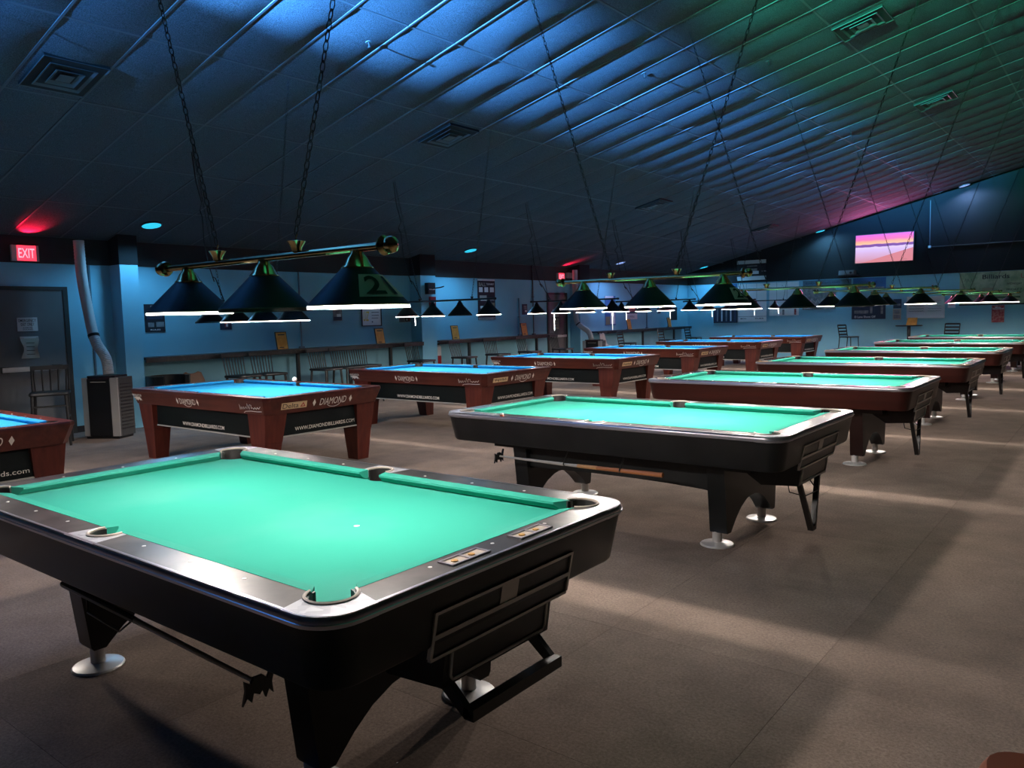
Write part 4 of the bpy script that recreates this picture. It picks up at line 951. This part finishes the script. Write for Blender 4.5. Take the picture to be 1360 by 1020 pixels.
flat('red_poster', 'small dark red poster under the camouflage banner', 'poster', 'B', -.105, .18, .995, 1.44, 'print_red', [('t', .5, .88, .45, .07, 'MENU', 'print_white'), ('r', .05, .78, .95, .81, 'print_white')])

# exit signs: housing, red face, lettering, and the glow they throw on the ceiling
def exit_sign(y0, y1, z0, z1, label):
    t = thing('exit_sign', label, 'exit sign', (XW+.012, (y0+y1)/2, (z0+z1)/2)); w_, h_ = (y1-y0)/2, (z1-z0)/2
    put('housing', B().box(0, .045, -w_, w_, -h_, h_), 'exit_white', t)
    put('face', B().box(.045, .047, -w_*.62, w_*.78, -h_*.96, h_*.96), 'exit_red', t)
    text('lettering', 'EXIT', 'exit_letter', t, (.0485, w_*.08, 0), PE, w_*1.2, h_*1.2, 0, .01)
    d = bpy.data.lights.new('exit_glow', 'SPOT'); d.energy = 80; d.color = (1, .01, .05); d.spot_size = 1.35; d.spot_blend = .7; d.shadow_soft_size = .02
    o = bpy.data.objects.new('exit_glow', d); COL.objects.link(o); o.parent = t; o.location = (.13, 0, h_+.01); o.rotation_euler = (0, PI+.6, 0)
exit_sign(2.27, 2.595, 2.35, 2.555, 'lit red exit sign above the near emergency door')
exit_sign(14.68, 15.01, 2.335, 2.53, 'lit red exit sign above the far grey door')
t = thing('emergency_light', 'white emergency light unit right of the far exit sign', 'lamp', (XW+.012, 15.2, 2.50))
put('housing', B().box(0, .07, -.10, .10, -.09, .05), 'exit_white', t); put('lamp_head', B().lathe([(.02, 0), (.045, .05), (.045, .055)], 12), 'ac_black', t, (.05, 0, .055))

# wall hardware
def pipe(name, label, y, z0, z1, m='metal_bluegrey', r=.014):
    t = thing(name, label, 'conduit', (XW+.02, y, z0)); put('tube', B().tube([(0,0,0), (0,0,z1-z0)], r, 8), m, t)
    put('clip', B().box(-.02, .016, -.03, .03, (z1-z0)*.5-.01, (z1-z0)*.5+.01), m, t)
    if z1 > 1.2: put('end_fitting', B().box(-.02, .03, -.045, .045, -.06, .03), m, t)
pipe('conduit', 'thin conduit on the wall behind the long counter, past the nearest menu', 6.77, 1.0, 2.33)
pipe('conduit', 'thin dark rod with a flat cap left of the small navy poster', 13.09, 1.0, 1.89)
pipe('conduit', 'dark conduit running up past the band, right of the small navy poster', 13.66, 1.0, 2.85, 'pipe_grey')
pipe('conduit', 'thin conduit on the far blue wall between two menus', 19.42, 1.0, 2.33)
t = thing('wall_speaker', 'small black speaker box on the second pilaster', 'speaker', (XW+.306, 9.72, 1.95))
put('body', B().box(0, .10, -.10, .10, 0, .23), 'vinyl_black', t); put('bracket', B().tube([(.10, .0, .11), (.26, .08, .13), (.34, .10, .15)], .012, 6), 'black_metal', t); put('badge', B().box(.10, .103, -.08, .08, .085, .105), 'lettering', t)
t = thing('fire_alarm', 'red fire alarm box on the second pilaster below the speaker', 'alarm', (XW+.306, 9.80, 1.70))
put('body', B().box(0, .055, -.075, .075, 0, .20), 'fire_red', t); put('strobe', B().box(.055, .075, -.03, .03, .07, .13), 'exit_white', t)
t = thing('fire_extinguisher', 'red fire extinguisher with white label at the foot of the second pilaster', 'extinguisher', (-8.52, 10.02, .52))
put('cylinder', B().lathe([(.06, 0), (.065, .01), (.065, .17)], 18), 'fire_red', t); put('label_band', B().lathe([(.0655, .17), (.0655, .33), (.060, .36), (.03, .385), (.02, .39)], 18), 'fire_white', t)
put('valve', B().box(-.02, .02, -.02, .03, .385, .42).box(-.01, .01, -.07, .05, .42, .432), 'black_metal', t); put('hose', B().tube([(0, -.02, .40), (.02, -.075, .38), (.02, -.085, .28), (.02, -.08, .15), (.02, -.075, .06)], .011, 8), 'vinyl_black', t)
put('wall_bracket', B().box(-.236, -.05, -.03, .03, .20, .25), 'black_metal', t)

# television, projector, pipework on the back wall
t = thing('television', 'television showing a pink sunset beach high on the black back wall', 'television', (-2.70, YB-.30, 2.72), 0)
put('casing', B().box(-.765, .765, -.01, .05, -.02, .80), 'bezel_black', t, (0,0,0), (-.06, 0, 0))
put('screen', B().box(-.745, .745, -.014, -.0105, .0, .78), 'tv_picture', t, (0,0,0), (-.06, 0, 0))
area_o = area('television_glow', (-2.70, YB-.42, 3.3), (-2.75, YB-6, 4.3), 1.4, .7, 75, (1, .18, .50))
put('mount', B().box(-.2, .2, .05, .288, .3, .5), 'black_metal', t)
put('caption', text_mesh('the bay', 0, .02), 'lettering', t, (.52, -.016, .045), (PI/2-.06, 0, 0), (.16, .03, 1))
t = thing('projector', 'pale box projector on a shelf below left of the television', 'projector', (-3.69, YB-.16, 2.40))
put('body', B().loft([rr(.22, .13, .03, 3, .012), rr(.215, .125, .03, 3, .14)]), 'projector_white', t); put('lens', B().lathe([(.035, 0), (.03, .03)], 12), 'bezel_black', t, (.12, -.12, .07), (PI/2, 0, 0)); put('shelf', B().box(-.26, .30, -.14, .148, -.012, .012), 'wood_black', t)
t = thing('wall_pipe', 'thin grey pipe dropping and turning along the black back wall', 'pipe', (-1.6, YB-.03, 3.07))
put('drop', B().tube([(0,0,0), (0,0,1.25)], .012, 6), 'pipe_grey', t); put('run', B().tube([(0,0,0), (4.0,0,0)], .012, 6), 'pipe_grey', t); put('elbow', B().box(-.03, .03, -.02, .02, -.03, .03), 'aluminium', t)

# round pub table with tent menu at the back wall
t = thing('pub_table', 'small round black pub table at the back wall', 'table', (-1.98, 21.75, 0))
put('table_top', B().lathe([(.33, .93), (.335, .945), (.33, .96)], 28), 'wood_black', t); put('column', B().lathe([(.045, .02), (.045, .93)], 14), 'black_metal', t); put('base', B().lathe([(.24, 0), (.235, .02), (.06, .04)], 24), 'black_metal', t)
t = thing('tent_menu', 'orange tent menu standing on the small round table', 'menu', (-1.90, 21.7, .96))
put('front_sheet', B().hexa([(-.13, -.07, 0), (.11, -.07, 0), (.11, -.064, 0), (-.13, -.064, 0)], [(-.10, -.003, .20), (.14, -.003, .20), (.14, .001, .20), (-.10, .001, .20)]), 'menu_orange', t)
put('back_sheet', B().hexa([(-.13, .064, 0), (.11, .064, 0), (.11, .07, 0), (-.13, .07, 0)], [(-.10, -.001, .20), (.14, -.001, .20), (.14, .003, .20), (-.10, .003, .20)]), 'menu_orange', t)

# chair close to the camera, only its seat corner in view
t = thing('wooden_chair', 'brown orange seat of a chair in the lower right corner', 'chair', (2.765, -.03, 0), .12)
put('seat', B().loft([rr(.22, .22, .06, 4, .42), rr(.235, .235, .07, 4, .445), rr(.22, .22, .07, 4, .475)]), 'vinyl_brown', t)
for sx in (1,-1):
    for sy in (1,-1): put('leg', B().tube([(sx*.19, sy*.19, 0), (sx*.18, sy*.18, .43)], .018, 8), 'wood_black', t)

# ------------------------------------------------------------------ ceiling fittings
def on_ceiling(name, label, cat, x, y, d=0, group=None):
    o = bpy.data.objects.new(name, None); COL.objects.link(o); o.location = (x, y, zc(x)-d); o.rotation_euler = (0, -TH, 0); return tag(o, label, cat, group)
DLG = [(-7.97, 3.78, 'light_cyan', 'cyan downlight in the ceiling nearest, right of the near hose'), (-8.0, 10.54, 'light_cyan', 'cyan downlight in the ceiling above the second pilaster'),
       (-8.08, 16.77, 'light_lilac', 'pale lilac downlight above the far air unit'), (-7.92, 21.7, 'light_cyan', 'cyan downlight near the back left corner'),
       (-4.40, 21.9, 'light_cyan', 'cyan downlight left of the television'), (-.76, 21.95, 'light_lilac', 'pale blue downlight right of the television')]
for x, y, m, lab in DLG:
    t = on_ceiling('downlight', lab, 'downlight', x, y, .032, 'recessed downlights')
    d = bpy.data.lights.new('downlight_lamp', 'SPOT'); d.energy = 115 if x < -7 else 170; d.color = (.17, .56, 1) if m == 'light_cyan' else (.30, .50, 1)
    d.spot_size = math.radians(165); d.spot_blend = .5; d.shadow_soft_size = .1
    lo = bpy.data.objects.new('downlight_lamp', d); COL.objects.link(lo); lo.parent = t; lo.location = (0, 0, -.012)
    put('lens', B().lathe([(.125, 0), (.125, .008)], 28), m, t); put('bezel_ring', B().lathe([(.126, -.002), (.140, 0), (.140, .02), (.126, .02)], 28, caps=False), 'vent_metal', t)
VT = [(-4.62, 1.33, 'ceiling air vent at the upper left'), (-4.14, 5.74, 'ceiling air vent in the bright blue middle of the ceiling'), (-4.79, 12.46, 'small distant ceiling vent in the blue glow'), (.16, 8.29, 'ceiling air vent at the upper right in green light'), (.15, 12.82, 'second ceiling vent in green light, farther back'), (-4.85, 18.7, 'farthest ceiling vent above the blue tables')]
for x, y, lab in VT:
    t = on_ceiling('ceiling_vent', lab, 'vent', x, y, .05, 'ceiling air vents')
    put('backing', B().box(-.285, .285, -.27, .27, .015, .04), 'vent_dark', t)
    for k, (a, z) in enumerate(((.285, .012), (.205, .004), (.125, -.002))):
        b = B(); o_ = [(-a, -a*.95), (a, -a*.95), (a, a*.95), (-a, a*.95)]; a2 = a-.035; i_ = [(-a2, -a2*.95), (a2, -a2*.95), (a2, a2*.95), (-a2, a2*.95)]
        b.loft([[(x_, y_, z+.004) for x_, y_ in o_], [(x_, y_, z-.004) for x_, y_ in o_], [(x_, y_, z+.018) for x_, y_ in i_]], False, False)
        put('louvre', b, 'vent_metal', t)
    put('centre_plate', B().loft([[(-.05, -.05, .012), (.05, -.05, .012), (.05, .05, .012), (-.05, .05, .012)], [(-.06, -.06, .0), (.06, -.06, .0), (.06, .06, .0), (-.06, .06, .0)]]), 'vent_metal', t)
# small sprinkler heads and hook plates
for x, y, lab in ((-2.95, 3.35, 'small sprinkler head in the near blue ceiling'), (-1.9, 6.75, 'small sprinkler head in the middle of the blue ceiling'), (-.9, 8.1, 'small sprinkler head near the green lit vent')):
    t = on_ceiling('sprinkler', lab, 'sprinkler', x, y, .02, 'ceiling sprinklers'); put('plate', B().lathe([(.03, 0), (.032, .004)], 12), 'vent_metal', t); put('head', B().lathe([(.016, -.05), (.018, -.045), (.008, -.03), (.008, 0)], 10), 'vent_dark', t)
